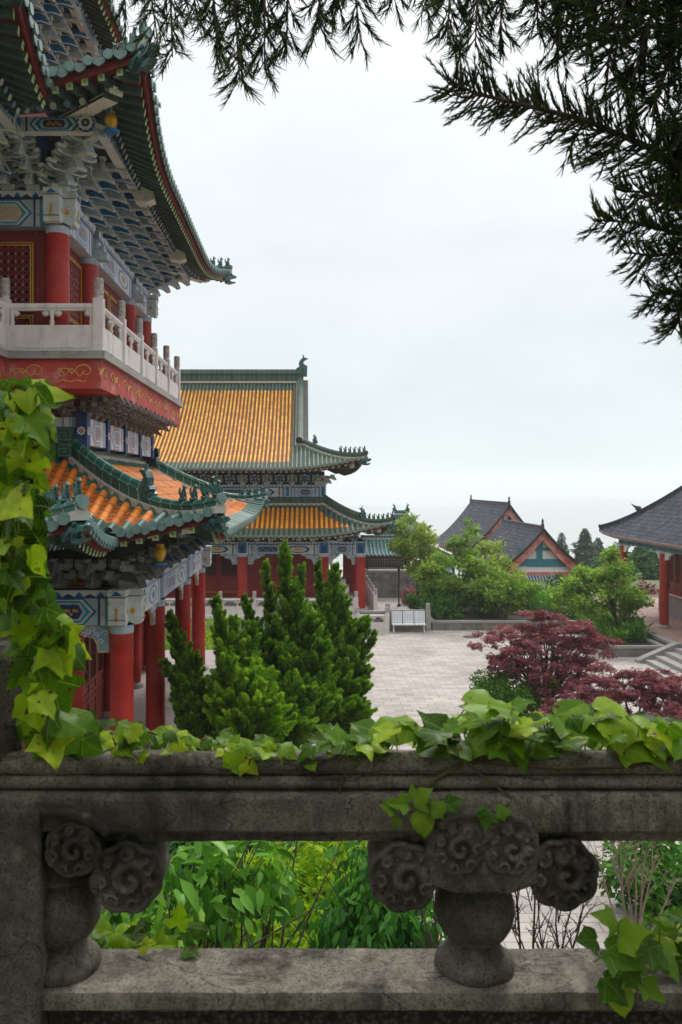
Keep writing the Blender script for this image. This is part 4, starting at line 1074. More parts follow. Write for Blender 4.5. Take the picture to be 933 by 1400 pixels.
put('ridge_dragon',CHI,hall,(gx+.35,EV+DR,rz+.35),PI,(1.35,1.5,1.3))
# ---- marble railings of the hall terrace
def railing(label,pts,z,L,hp=1.35,ph=.92,group=None,w=.22,endpost=True):
    t_=thing('stone_railing',label,'railing',(pts[0][0],pts[0][1],z),group)
    a=Vector((*pts[0],z));c=Vector((*pts[1],z)); n=max(1,round((c-a).length/L)); d=(c-a)/n; ang=math.atan2(d.y,d.x)
    pm=rail_post_mesh(hp,w,.36); qm=rail_panel_mesh(d.length-w,ph)
    for k in range(n+1):
        if k<n or endpost: put('rail_post',pm,t_,a+d*k,ang)
        if k<n: put('rail_panel',qm,t_,a+d*k+d.normalized()*w/2,ang)
    return t_
railing('white marble railing along the front edge of the great hall terrace',((-12.2,44.2),(2.7,44.2)),HP,1.85,group=None)
railing('short white marble railing on the court beside the white seats',((2.75,43.7),(4.35,43.7)),GZ,1.6)
railing('white marble railing running back along the right side of the great hall',((3.85,45.2),(3.85,62)),HP,1.7)
# ---- white perforated seats in front of the wall
seat=thing('bench','row of three white metal seats between two grey posts','bench',(5.4,43.7,GZ))
sm=MB(); bm_=MB()
wm=mat('white_metal_seat',(214,216,218),.5,.06,6,.05,30)
for k in range(3):
    x=4.62+k*.62
    m=MB(); m.prism([(0,0),(.57,0),(.57,.03),(0,.03)],(x,43.45,GZ+.42),X,Yv,(0,0,.03),0) if False else m.box((x+.28,43.62,GZ+.44),(.57,.5,.04),0); m.build('seat',[wm],seat)
    m=MB(); m.box((x+.28,43.90,GZ+.78),(.57,.04,.62),0,Matrix.Rotation(-.18,3,'X')); 
    for q in range(6): m.box((x+.06+q*.088,43.872,GZ+.78),(.02,.012,.5),1,Matrix.Rotation(-.18,3,'X'))
    m.build('backrest',[wm,mat('seat_slot',(160,166,172),.5,.05,6,0)],seat)
for x in(4.7,6.35):
    m=MB(); m.beam((x,43.6,GZ),(x,43.6,GZ+.42),.06,.06,0,(0,1,0)); m.beam((x,43.4,GZ+.05),(x,43.85,GZ+.05),.06,.06); m.build('leg',[wm],seat)
m=MB(); m.beam((4.6,43.62,GZ+.39),(6.46,43.62,GZ+.39),.06,.06); m.build('seat_rail',[wm],seat)
pmm=rail_post_mesh(1.5,.26,.3,[M_GSTONE,M_GSTONE])
for q,x in enumerate((4.42,6.62)):
    o=bpy.data.objects.new('stone_post',pmm); COL.objects.link(o); o.location=(x,44.05,GZ); tag(o,('grey stone post left of the three white seats','grey stone post right of the three white seats')[q],'post',group='posts beside the seats')
b=MB(); b.bx(2.7,4.28,43.95,44.2,GZ,GZ+1.0,0); b.bx(2.6,4.28,43.93,44.22,GZ+1.0,GZ+1.09,0); tag(b.build('garden_wall',[M_GSTONE]),'low grey stone wall behind the short marble railing','wall')
b=MB(); b.bx(4.55,6.48,44.1,44.3,GZ,GZ+1.05,0); b.bx(4.55,6.48,44.08,44.32,GZ+1.05,GZ+1.12,0); tag(b.build('garden_wall',[M_GSTONE]),'low grey stone wall behind the three white seats','wall')
# ---- stone retaining wall, iron railing, covered walkway, gate behind the hall's right
wl=thing('retaining_wall','rough grey stone retaining wall behind the great hall','wall',(7,57,GZ))
b=MB(); b.bx(4.2,9.4,57,57.6,GZ,-6.1,0); b.bx(4.2,9.4,56.95,57.65,-6.1,-5.95,1); b.build('wall',[mat('rubble',(128,122,120),.9,.4,2.2,.8,6,dirt=(72,70,66),dscale=1.6,damt=.7),M_GSTONE],wl)
ir=thing('iron_railing','dark iron railing on top of the rough stone wall','railing',(6,57.3,-5.95)); mi_=mat('dark_iron',(46,44,46),.6,.1,5,0)
b=MB()
for z in(-5.05,-5.25,-5.85): b.beam((4.2,57.3,z),(9.3,57.3,z),.05,.05)
for k in range(30): b.beam((4.25+k*.17,57.3,-5.85),(4.25+k*.17,57.3,-5.05),.025,.025,0,(0,1,0))
b.build('grille',[mi_],ir)
for x in(4.3,6.8,9.25): b=MB(); b.beam((x,57.3,-5.95),(x,57.3,-4.95),.09,.09,0,(0,1,0)); b.build('post',[mi_],ir)
b=MB(); b.bx(4.2,9.3,57.65,75,GZ,-5.98,0); tag(b.build('upper_terrace',[mat('terrace_floor',(186,178,172),.85,.1,1,.1)]),kind='structure')
cw=thing('covered_walkway','covered walkway with a blue green tiled roof stepping down to the right','walkway',(7,60,-5.98))
M_BG=tile_mat('blue_green_tile',(70,112,112),(92,132,128),.4,.3,dirt=(60,78,76),damt=.4,coat=.1)
BGT=(M_BG,mat('blue_green_pan',(44,78,78),.6,.2,4,.2,30),M_BG,MATS['blue_green_pan'])
wa=Slope((4.0,58.6,-5.05),X,Yv,3.6,1.7,1.15,'flat','flat'); wb=Slope((4.0,62.0,-5.05),X,-Yv,3.6,1.7,1.15,'flat','flat')
for sl in(wa,wb): roof_tiles(sl,cw,'tiled_roof',.28,.075,5,0,True,BGT,lambda w,d:False,6,drip=False)
wn=(Vector((3.0,0,-1.35))).normalized()
wc=Slope((7.6,58.6,-5.05),wn,Yv,3.6,1.7,1.15,'flat','flat'); wd_=Slope((7.6,62,-5.05),wn,-Yv,3.6,1.7,1.15,'flat','flat')
for sl in(wc,wd_): roof_tiles(sl,cw,'tiled_roof',.28,.075,5,0,True,BGT,lambda w,d:False,6,drip=False)
hip_ridge([Vector((4.0,60.3,-3.9)),Vector((7.6,60.3,-3.9)),Vector((7.6,60.3,-3.9))+wn*3.6],cw,'roof_ridge',.25,.25,0,lead=False)
for x,z in((4.4,-5.2),(7.5,-5.2),(9.4,-6.0),(10.9,-6.6)):
    for y in(59.2,61.4): m=MB(); m.lathe([(.11,-7.9 if x>8 else -5.98),(.1,z)],(x,y,0),10); m.build('column',[M_REDD],cw)
m=MB(); m.beam((4.2,59.2,-5.22),(7.5,59.2,-5.22),.12,.2); m.beam((7.5,59.2,-5.22),Vector((7.6,59.2,-5.25))+wn*3.5,.12,.2); m.build('eave_beam',[M_REDD],cw)
wq=thing('white_parapet','white washed parapet under the covered walkway','wall',(6,62,-5.98)); m=MB(); m.bx(4.2,7.8,62.2,62.4,-5.98,-4.95,0); m.bx(4.2,7.8,62.15,62.45,-4.95,-4.85,1); m.build('wall',[mat('whitewash',(222,218,214),.85,.06,2,.1),M_FASCIA],wq)
GD=-1.35
gp=thing('gate_pavilion','small red columned gate with a green roof far behind the hall','gate',(8.5,78,-6))
ga=Slope((6.6,76,-2.8+GD),X,Yv,5.0,2.0,1.5,'hip','hip',.5,.2,1.8); gb=Slope((11.6,80,-2.8+GD),-X,-Yv,5.0,2.0,1.5,'hip','hip',.5,.2,1.8)
gc=Slope((11.6,76,-2.8+GD),Yv,-X,4.0,2.0,1.5,'hip','hip',.5,.2,1.8); gd=Slope((6.6,80,-2.8+GD),-Yv,X,4.0,2.0,1.5,'hip','hip',.5,.2,1.8)
for sl in(ga,gb,gc,gd): roof_tiles(sl,gp,'tiled_roof',.3,.08,5,.3,True,None,lambda w,d:True,6,drip=False)
hip_ridge([Vector((8.5,78,-1.32+GD)),Vector((9.7,78,-1.32+GD))],gp,'roof_ridge',.3,.35,0,lead=False)
put('ridge_dragon',CHI,gp,(9.9,78,-1.2+GD),PI,(.7,1,.8)); put('ridge_dragon',CHI,gp,(8.3,78,-1.2+GD),0,(.7,1,.8))
for x in(7.3,8.3,9.6,10.9): m=MB(); m.lathe([(.2,-9),(.19,-2.7+GD)],(x,76.8,0),12); m.build('column',[mat('pink_red_paint',(176,60,76),.6,.1,4,.05)],gp)
m=MB(); m.bx(7,11.2,76.65,76.95,-3.25+GD,-2.8+GD,0); m.build('lintel_beam',[M_BLUE],gp)
m=MB(); m.bx(7,11.2,79.0,79.3,-9,-2.8+GD,0); m.build('wall',[M_PALE],gp)
# ================================================================== side hall on the right
sh=thing('side_hall','hall at the right edge with a grey tiled roof and peeling red columns','hall',(21,42,-7.2))
SP=-7.2
b=MB(); b.bx(16.8,40,20,52,GZ,SP-.004,0); b.bx(16.75,17.15,20,52,SP-.13,SP,1); b.bx(17.15,40,20,52,SP-.1,SP-.002,2); b.build('stone_platform',[mat('mossy_block',(124,120,114),.9,.25,2,.4,15,dirt=(70,74,60),dscale=1.2,damt=.6),M_GSTONE,mat('brick_red_floor',(158,128,118),.8,.2,1.5,.15,20,dirt=(110,96,90),dscale=1)],sh)
M_PEEL=mat('peeling_red_paint',(172,48,36),.65,.15,2,.3,20,dirt=(112,52,40),dscale=7,damt=.7)
scv=(46.3,41.0,35.7,30.4)
for v in scv: column(sh,18.2,v,SP,-3.25,.225,mats=[M_PEEL,M_GSTONE,M_GREY])
b=MB(); b.bx(20.3,21,24,46.2,SP,-2.2,0); b.bx(20.3,34,46.0,46.2,SP,-2.2,0); b.build('hall_wall',[M_REDD],sh)
b=MB(); b.bx(20.18,20.3,24,46.2,SP,SP+1.15,0); b.build('dado_wall',[mat('grey_brick_dado',(128,122,122),.9,.15,3,.3,20,dirt=(150,120,112),dscale=3)],sh)
b=MB(); b.bx(20.05,20.3,24,46.15,SP+1.15,SP+1.32,0); b.bx(20.03,20.06,24,44.8,SP+1.2,SP+1.26,1); b.build('window_sill',[M_FASCIA,M_STONE],sh)
M_DW=mat('red_brown_timber',(136,58,42),.65,.2,4,.15,30,dirt=(80,40,32),dscale=5)
for k in range(22):
    v=45.9-k*.82; P=Vector((20.29,v,SP+1.35)); f=MB(); L=.78;H=2.55;n_=-X;ax=-Yv
    def bar(a,c,e,g,th,mi=0,o=0): f.prism(rect(a,c,e,g),P+n_*o,ax,Zv,n_*th,mi)
    bar(0,.13,0,H,.07);bar(L-.13,L,0,H,.07)
    for z in(0,.45,H-.12): bar(.13,L-.13,z,z+.12,.07)
    bar(.13,L-.13,.12,.45,.03); bar(.2,L-.2,.2,.38,.02,0,.03)
    w_=f.build('window',[M_DW],sh)
    g=MB(); g.prism(rect(.13,L-.13,.57,H-.12),P+n_*.004,ax,Zv,n_*.006,1)
    for i in range(4):
        a=.13+(L-.26)*(i+.5)/4; g.prism(rect(a-.018,a+.018,.57,H-.12),P+n_*.02,ax,Zv,n_*.03,0)
    for z in(1.1,1.6): g.prism(rect(.13,L-.13,z,z+.03),P+n_*.025,ax,Zv,n_*.03,0)
    g.build('lattice',[M_DW,M_DARK],w_)
M_TEALG=mat('faded_teal_beam',(92,124,136),.75,.2,3,.15,30,dirt=(70,86,92),dscale=3)
for i in range(3):
    b=MB(); b.bx(18.05,18.35,scv[i+1]+.12,scv[i]-.12,-3.3,-2.85,0)
    m=(scv[i]+scv[i+1])/2
    for dy in(-1.2,0,1.2): b.bx(18.035,18.05,m+dy-.45,m+dy+.45,-3.2,-2.95,1)
    b.build('lintel_beam',[M_TEALG,mat('dull_blue_panel',(64,96,120),.75,.2,5,.1)],sh)
for v in scv:
    b=MB(); b.bx(17.98,18.42,v-.12,v+.12,-3.3,-2.8,0); b.build('beam_joint',[M_TEALG],sh)
    for s in(-1,1):
        b=MB(); b.prism([(0,0),(.75,0),(.7,-.12),(.45,-.2),(.35,-.38),(0,-.45)],(18.14,v+s*.2,-3.31),(0,s,0),Zv,(.12,0,0),0); b.build('carved_spandrel',[M_CREAM],sh)
b=MB(); b.beam((18.2,46.3,-3.1),(20.4,46.3,-3.1),.3,.42); b.build('lintel_beam',[M_TEALG],sh)
GT=(M_GREYT,M_GREYP,M_GREYT,M_GREYP)
r_side=Slope((17.7,48.3,-2.86),-Yv,X,30,9,9.3,'hip','flat',.2,.08,3.0)
r_far=Slope((17.7+24,48.3,-2.86),-X,-Yv,24,9,9.3,'flat','hip',.2,.08,3.0)
for sl in(r_side,r_far):
    roof_tiles(sl,sh,'tiled_roof',.25,.065,16,0,True,GT,lambda w,d:False,7); 
eave_underside(r_side,sh,1.5,.30,fly=.5,detail=False,mats=[M_REDD,M_DW,M_CREAM,M_CREAM,M_CREAM,M_CREAM,M_REDD])
hp_=[r_side.pos(d,d,.03) for d in np.linspace(0,9,24)]
GR=[M_GREYP,M_GREYT,M_GREYT]
hip_ridge(hp_,sh,'hip_ridge',.24,.3,0,mats=GR)
bd=MB(); q=hp_[4]; bd.ball(q+Vector((0,0,.42)),(.2,.16,.16),8); bd.tube([q+Vector((.1,0,.45)),q+Vector((-.2,.1,.55)),q+Vector((-.35,.15,.7))],[.1,.06,.02],7); bd.build('ridge_beast',[mat('grey_clay',(66,66,72),.85,.2,5,.3)],sh)
# its steps, side slab and handrail
st=thing('stone_steps','grey stone steps climbing to the hall at the right edge','steps',(16,35,GZ))
b=MB()
for k in range(4): b.bx(15.1+k*.43,16.74,31.5,35.9,GZ+k*.175,GZ+(k+1)*.175-.003,0)
b.build('tread',[M_GSTONE],st)
b=MB(); b.prism([(0,0),(.35,0),(1.95,.70),(1.95,.88),(1.75,.88),(0,.12)],(14.8,35.93,GZ),X,Zv,(0,.42,0),0); b.build('side_slab',[mat('slab_grey',(140,138,136),.85,.15,2,.3,20,dirt=(96,96,90),dscale=2)],st)
hr=thing('handrail','pale timber handrail beside the far column of the right hall','handrail',(17.3,44,SP))
b=MB(); b.beam((17.6,44.0,SP+1.0),(17.4,48.0,SP+1.0),.12,.1); b.build('top_rail',[mat('weathered_timber',(160,146,132),.85,.2,5,.2,30)],hr)
for v in(44.0,47.6): b=MB(); b.beam((17.6-(v-44)*.05,v,SP-.0),(17.6-(v-44)*.05,v,SP+.98),.12,.12,0,(0,1,0)); b.build('post',[MATS['weathered_timber']],hr)
# ================================================================== two gabled halls behind the trees
def gabled(label,cx,y0,y1,za,hw,drop,barge,zb):
    zb-=8
    t_=thing('gabled_hall',label,'hall',(cx,(y0+y1)/2,GZ))
    Dd=hw; R=drop
    a=Slope((cx-hw,y0,za-drop),Yv,X,y1-y0,hw,drop,'flat','flat'); c=Slope((cx+hw,y1,za-drop),-Yv,-X,y1-y0,hw,drop,'flat','flat')
    for sl in(a,c): roof_tiles(sl,t_,'tiled_roof',.26,.07,12,0,True,GT,lambda w,d:False,6,drip=False)
    hip_ridge([Vector((cx,y0-.1,za)),Vector((cx,y1+.1,za))],t_,'roof_ridge',.3,.3,0,mats=GR,lead=False)
    for y in(y0,y1):
        m=MB(); m.lathe([(.12,0),(.16,.2),(.07,.35),(.12,.5),(.02,.75)],(cx,y,za+.2),8); m.build('ridge_finial',[MATS['grey_clay']],t_)
    f=[(-hw+d,za-drop+R*g_curve(d/Dd)) for d in np.linspace(-.1,hw,14)]
    poly=f+[(-x,z) for x,z in f[::-1][1:]]
    m=MB(); m.prism([(x,z-.12) for x,z in poly]+[(hw*.86,zb),(-hw*.86,zb)],(cx,y0+.45,0),X,Zv,(0,.2,0),0)
    m.build('gable_wall',[mat('white_plaster',(228,226,224),.85,.06,2,.1,30,dirt=(170,164,160),dscale=2)],t_)
    m=MB()
    for k in range(len(poly)-1):
        p0=Vector((cx+poly[k][0],y0-.05,poly[k][1]));p1=Vector((cx+poly[k+1][0],y0-.05,poly[k+1][1]))
        m.beam(p0+Vector((0,.1,-.12-barge*.5)),p1+Vector((0,.1,-.12-barge*.5)),.08,barge,0) if False else m.prism([(0,0),((p1-p0).x,(p1-p0).z),((p1-p0).x,(p1-p0).z-barge),(0,-barge)],p0+Vector((0,0,-.1)),X,Zv,(0,.09,0),0)
    m.build('barge_board',[mat('flaking_red_board',(196,72,58),.8,.15,2,.2,20,dirt=(226,176,164),dscale=1.3,damt=.95)],t_)
    m=MB()
    for k in range(len(poly)-1):
        p0=Vector((cx+poly[k][0],y0-.2,poly[k][1]+.02));p1=Vector((cx+poly[k+1][0],y0-.2,poly[k+1][1]+.02)); m.beam(p0,p1,.5,.16,0)
    m.build('verge_tiles',[M_GREYP],t_)
    return t_
gB=gabled('nearer gabled hall with red barge boards above the red maple',20.5,70,84,-3.72,4.2,3.75,.85,GZ)
m=MB(); m.bx(17.3,23.5,70.36,70.43,-7.0,-6.35,0); m.bx(20.1,20.6,70.35,70.43,-6.35,-4.6,0); m.bx(18.3,22.4,70.36,70.43,-5.6,-5.35,0); m.build('teal_trim',[mat('teal_trim_paint',(48,122,136),.7,.15,3,.1,30)],gB)
m=MB(); m.bx(17.2,23.6,70.3,70.43,-9.5,-7.5,0); m.build('lower_wall',[mat('orange_plaster',(196,104,84),.85,.1,2,.1)],gB)
ca=Slope((18.8,68.6,-8.6),X,Yv,3.4,1.9,.95,'flat','flat'); roof_tiles(ca,gB,'porch_roof',.26,.07,5,0,True,(mat('striped_grey_tile',(150,160,172),.6,.3,2,.1),mat('dark_slate_pan',(52,60,76),.7,.2,3,.1),)*2,lambda w,d:False,6,drip=False)
gA=gabled('farther and larger gabled hall with a long grey roof',21.6,86,106,-2.0,5.0,5.2,1.0,GZ)
m=MB(); m.bx(18,25.2,86.36,86.43,-6.2,-5.4,0); m.bx(21.2,21.9,86.35,86.43,-5.4,-3.0,0); m.build('teal_trim',[MATS['teal_trim_paint']],gA)
m=MB(); m.bx(17.2,17.5,87,105,GZ,-6.9,0); m.build('side_wall',[M_FASCIA],gA)
# ---- planters
def planter(label,pts,z0,h,w=.3,closed=False):
    t_=thing('planter',label,'planter',(pts[0][0],pts[0][1],z0)); m=MB(); k=len(pts)
    for i in range(k if closed else k-1):
        a=Vector((*pts[i],z0));c=Vector((*pts[(i+1)%k],z0)); d=(c-a).normalized()
        m.beam(a+Vector((0,0,h*.5-.06)),c+Vector((0,0,h*.5-.06)),w*.8,h-.12)
    m.build('wall',[MATS['mossy_block']],t_)
    m=MB()
    for i in range(k if closed else k-1):
        a=Vector((*pts[i],z0+h-.06));c=Vector((*pts[(i+1)%k],z0+h-.06)); d=(c-a).normalized(); m.beam(a-d*(.14 if i%2 else -.152),c+d*(.14 if i%2 else -.152),w,.118)
    m.build('coping',[M_GSTONE],t_)
    m=MB(); m.add([(*p,z0+h-.16) for p in pts],[tuple(range(k))]); m.build('soil',[mat('dark_soil',(62,54,42),.95,.3,3,.5,15)],t_)
    return t_
planter('long low stone planter at the far edge of the court',((6.9,44.3),(15.2,44.3),(15.2,56),(6.9,56)),GZ,.52,closed=True)
planter('angled stone planter beside the platform of the right hall',((14.2,37.4),(16.55,37.4),(16.55,44.0),(14.9,44.0)),GZ,.5,closed=True)
planter('stone edged bed holding the junipers beside the tower',((-2.3,15.0),(2.2,15.0),(2.2,23.4),(-2.3,23.4)),GZ,.4,closed=True)
m=MB(); m.lathe([(.001,0),(.42,0),(.42,.008),(.36,.012),(.001,.012)],(8.6,42.2,GZ+.002),24); tag(m.build('manhole_cover',[mat('cast_iron',(84,78,76),.7,.2,8,.4,30)]),'round dark manhole cover set in the court paving','manhole cover')
lp=thing('lamp_post','thin dark pole standing on the path beside the retaining wall','pole',(6.05,53,GZ)); m=MB(); m.tube([(6.05,53,GZ),(6.05,53,-5.6)],.05,8); m.build('pole',[mi_],lp); m=MB(); m.lathe([(.12,0),(.12,.1),(.05,.16)],(6.05,53,GZ),10); m.build('base',[mi_],lp); m=MB(); m.lathe([(.05,0),(.09,.05),(.09,.25),(.02,.32)],(6.05,53,-5.6),10); m.build('lamp_head',[mi_],lp)
# ================================================================== our own terrace: balustrade in front of the lens
def old_stone(name,k):
    m_,t,b=nt(name)
    geo=N(t,'ShaderNodeNewGeometry'); P=geo.outputs['Position']
    mp=N(t,'ShaderNodeMapping'); mp.inputs['Scale'].default_value=(1,1,.22); t.links.new(P,mp.inputs[0])
    c=mixc(t,ramp(t,noise(t,P,30,6,.7),.3,.7),lin((100,94,85)),lin((150,143,132)))
    c=mixc(t,ramp(t,noise(t,P,150,5,.8),.50,.62),c,lin((66,60,52)))
    c=mixc(t,ramp(t,noise(t,mp.outputs[0],7,8,.72),.50,.70),c,lin((44,40,35)))          # soot and water streaks
    c=mixc(t,ramp(t,noise(t,P,2.2,4,.6),.48,.68),c,lin((46,43,36)))
    c=mixc(t,ramp(t,noise(t,P,6,4,.6),.64,.78),c,lin((158,150,138)))
    vo=N(t,'ShaderNodeTexVoronoi',feature='DISTANCE_TO_EDGE'); vo.inputs['Scale'].default_value=3.1; wv_=N(t,'ShaderNodeMapping'); t.links.new(mixc(t,.12,P,N(t,'ShaderNodeTexNoise').outputs[1]),wv_.inputs[0]); t.links.new(wv_.outputs[0],vo.inputs['Vector']); c=mixc(t,math_(t,'MULTIPLY',math_(t,'LESS_THAN',vo.outputs['Distance'],.006),.55),c,lin((34,31,27)))       # pale lichen and bare patches
    c=mixc(t,ramp(t,noise(t,P,5.3,6,.7),.60,.74),c,lin((64,66,38)))         # moss
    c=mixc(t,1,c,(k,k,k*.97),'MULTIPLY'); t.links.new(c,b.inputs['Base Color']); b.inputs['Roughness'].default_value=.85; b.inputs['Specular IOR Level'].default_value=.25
    bp=N(t,'ShaderNodeBump'); bp.inputs['Strength'].default_value=.7; bp.inputs['Distance'].default_value=.006
    t.links.new(math_(t,'ADD',noise(t,P,60,8,.7),math_(t,'MULTIPLY',noise(t,P,260,4,.7),.5)),bp.inputs['Height']); t.links.new(bp.outputs[0],b.inputs['Normal'])
    return m_
M_OLD=old_stone('weathered_dark_stone',1.0); M_SOOT_SHADE=old_stone('shaded_sooty_stone',.62)  # second copy darkened evenly: shade as well as dirt put into the colour
M_ROUGH,t,b=nt('pecked_stone')
geo=N(t,'ShaderNodeNewGeometry'); P=geo.outputs['Position']
vv=N(t,'ShaderNodeTexVoronoi'); vv.inputs['Scale'].default_value=75; t.links.new(P,vv.inputs['Vector'])
c=mixc(t,ramp(t,vv.outputs['Distance'],.1,.6),lin((96,90,78)),lin((40,36,30))); t.links.new(c,b.inputs['Base Color']); b.inputs['Roughness'].default_value=.9
bp=N(t,'ShaderNodeBump'); bp.inputs['Strength'].default_value=1; bp.inputs['Distance'].default_value=.012; bp.invert=True; t.links.new(vv.outputs['Distance'],bp.inputs['Height']); t.links.new(bp.outputs[0],b.inputs['Normal'])
ter=MB(); ter.bx(-7,9,-8,2.02,-2.2,-1.72,0); tag(ter.build('terrace_floor',[M_OLD]),kind='structure')
rw=MB(); rw.bx(-7,9,-8,2.0,GZ-.3,-2.2,0); tag(rw.build('retaining_wall',[MATS['rubble']]),'tall rough stone retaining wall under the terrace railing in front','wall')
bal=thing('stone_balustrade','dark weathered stone balustrade across the foreground with carved cloud supports','balustrade',(0,1.87,-1.72))
def smooth_prof(pr,x0,x1,name,par,mats,nseg=60,wob=.0012):
    b=MB(); rr=random.Random(4); k=len(pr); rows=[]
    for i in range(nseg+1):
        x=lerp(x0,x1,i/nseg); rows.append([(x,y+rr.uniform(-wob,wob),z+rr.uniform(-wob,wob)) for y,z in pr])
    b.add([v for r in rows for v in r],[(i*k+j,i*k+(j+1)%k,(i+1)*k+(j+1)%k,(i+1)*k+j) for i in range(nseg) for j in range(k)],0,True)
    b.add(rows[0],[tuple(range(k))],0); b.add(rows[-1],[tuple(range(k))[::-1]],0)
    o=b.build(name,mats,par)
    m=o.modifiers.new('edges','EDGE_SPLIT'); m.split_angle=math.radians(38)
    return o
def arc(cy,cz,r,a0,a1,n=6): return [(cy+r*math.cos(lerp(a0,a1,i/n)),cz+r*math.sin(lerp(a0,a1,i/n))) for i in range(n+1)]
fr=[(1.955,-.640),(1.90,-.622)]+arc(1.826,-.628,.025,PI*.42,PI*1.32,10)+[(1.830,-.652)]+arc(1.8135,-.6655,.0145,PI*.52,PI*1.42,8)+[(1.826,-.683)]+arc(1.806,-.7035,.0185,PI*.5,PI*1.0,7)+[(1.7865,-.765),(1.794,-.773),(1.822,-.780),(1.824,-.804),(1.93,-.803),(1.952,-.78),(1.955,-.66)]
smooth_prof(fr,-1.35,1.75,'handrail',bal,[M_OLD],70)
sl_=[(1.955,-1.123),(1.80,-1.121),(1.786,-1.124),(1.782,-1.132),(1.782,-1.160),(1.79,-1.168),(1.838,-1.17),(1.838,-1.72),(1.93,-1.72),(1.93,-1.17),(1.955,-1.165)]
smooth_prof(sl_,-.60,1.75,'base_rail',bal,[M_OLD],60)
b=MB(); b.bx(-.55,1.70,1.815,1.837,-1.66,-1.185,0); b.build('recessed_panel',[M_ROUGH],bal)
b=MB(); b.bx(-.93,-.588,1.768,2.0,-1.72,-.712,0); o=b.build('post',[M_SOOT_SHADE],bal); bv=o.modifiers.new('bevel','BEVEL'); bv.width=.006; bv.segments=2
ph=MB(); ph.lathe([(.10,-.64),(.112,-.612),(.106,-.59),(.122,-.575),(.124,-.40),(.118,-.372),(.09,-.362),(.001,-.36)],(-.775,1.87,0),28); ph.build('post_head',[M_SOOT_SHADE],o)
def rosette(b,c,R,rr,th=.09,turn=0):
    """flat ruyi cloud disc facing the lens side (-y): scalloped outline, rolled rim, one broad swirl with small lobes tucked round it"""
    cx,cy,cz=c; n=72; sg=1 if turn<1 else -1
    o=[(R*(.90+.10*abs(math.cos(3.5*(2*PI*i/n)+turn)))*math.cos(2*PI*i/n),R*(.90+.10*abs(math.cos(3.5*(2*PI*i/n)+turn)))*math.sin(2*PI*i/n)) for i in range(n)]
    b.prism(o,(cx,cy+.006,cz),X,Zv,(0,th,0),0)
    rim=[Vector((cx+p[0]*.95,cy+.006,cz+p[1]*.95)) for p in o]; b.tube(rim+[rim[0]],.0075*R/.08,8)
    m=26; pts=[];rad=[]
    for i in range(m):
        q=i/(m-1); a=turn+sg*q*2*PI*1.1; d=R*(.46*(1-q)+.05); pts.append(Vector((cx+d*math.cos(a)+R*.10,cy+.002-.006*q,cz+d*math.sin(a)-R*.05))); rad.append(R*(.15-.05*q))
    b.tube(pts,rad,9); b.ball(pts[0],rad[0],9)
    for k in range(7):
        a=turn-sg*(.45+k*.87); d=R*.70; p=Vector((cx+d*math.cos(a),cy+.008,cz+d*math.sin(a))); q=R*(.27-.035*(k%3))
        b.ball(p,(q,.011,q),12); b.tube([p+Vector((q*.62*math.cos(a+1.2+t_*.7),-.014,q*.62*math.sin(a+1.2+t_*.7))) for t_ in range(6)],.0042,6)
def remesh(o,v=.0022,it=2):
    m=o.modifiers.new('weather','REMESH'); m.mode='VOXEL'; m.voxel_size=v; m.use_smooth_shade=True
    s=o.modifiers.new('soften','SMOOTH'); s.factor=.5; s.iterations=it
vase_prof=[(.088,-1.124),(.092,-1.113),(.086,-1.100),(.072,-1.088),(.060,-1.070),(.055,-1.056),(.062,-1.050),(.074,-1.040),(.087,-1.018),(.0935,-.990),(.091,-.962),(.081,-.936),(.068,-.918),(.064,-.912),(.076,-.906),(.077,-.899),(.064,-.892),(.062,-.79)]
def baluster(u,half=False,seed=1):
    y=1.888; b=MB(); b.lathe(vase_prof,(u,y,0),36)
    b.lathe([(.078,-1.060),(.084,-1.05),(.078,-1.04)],(u,y,0),36,0) if False else None
    o=b.build('baluster',[M_SOOT_SHADE],bal)
    if not half:
        c=MB()
        c.prism([(-.115,-.885),(-.06,-.905),(.06,-.905),(.115,-.885),(.125,-.80),(.118,-.745),(.06,-.722),(0,-.712),(-.06,-.722),(-.118,-.745),(-.125,-.80)],(u,1.785,0),X,Zv,(0,.17,0),0)
        rosette(c,(u-.058,1.778,-.80),.062,0,.06,.4); rosette(c,(u+.058,1.778,-.80),.062,0,.06,1.3)
        c.prism([(-.035,-.895),(.035,-.895),(0,-.835)],(u,1.772,0),X,Zv,(0,.03,0),0)
        c.tube([Vector((u+.10*math.cos(a),1.782,-.757+.035*math.sin(a))) for a in np.linspace(.1,PI-.1,12)],.010,8)
        rosette(c,(u-.176,1.79,-.872),.078,0,.12,0); rosette(c,(u+.180,1.79,-.866),.080,0,.12,2.0)
        c.bx(u-.2,u+.2,1.83,1.93,-.86,-.79)
    else:
        c=MB()
        rosette(c,(u+.055,1.778,-.805),.062,0,.06,.2); rosette(c,(u+.172,1.79,-.874),.080,0,.12,.9); c.bx(u,u+.2,1.83,1.93,-.86,-.79)
        c.tube([Vector((u-.0+.14*math.cos(a),1.782,-.79+.07*math.sin(a))) for a in np.linspace(.3,PI*.55,9)],.012,8)
    q=c.build('cloud_support',[M_SOOT_SHADE],o); remesh(q)
baluster(.392); baluster(-.575,True); baluster(1.36)
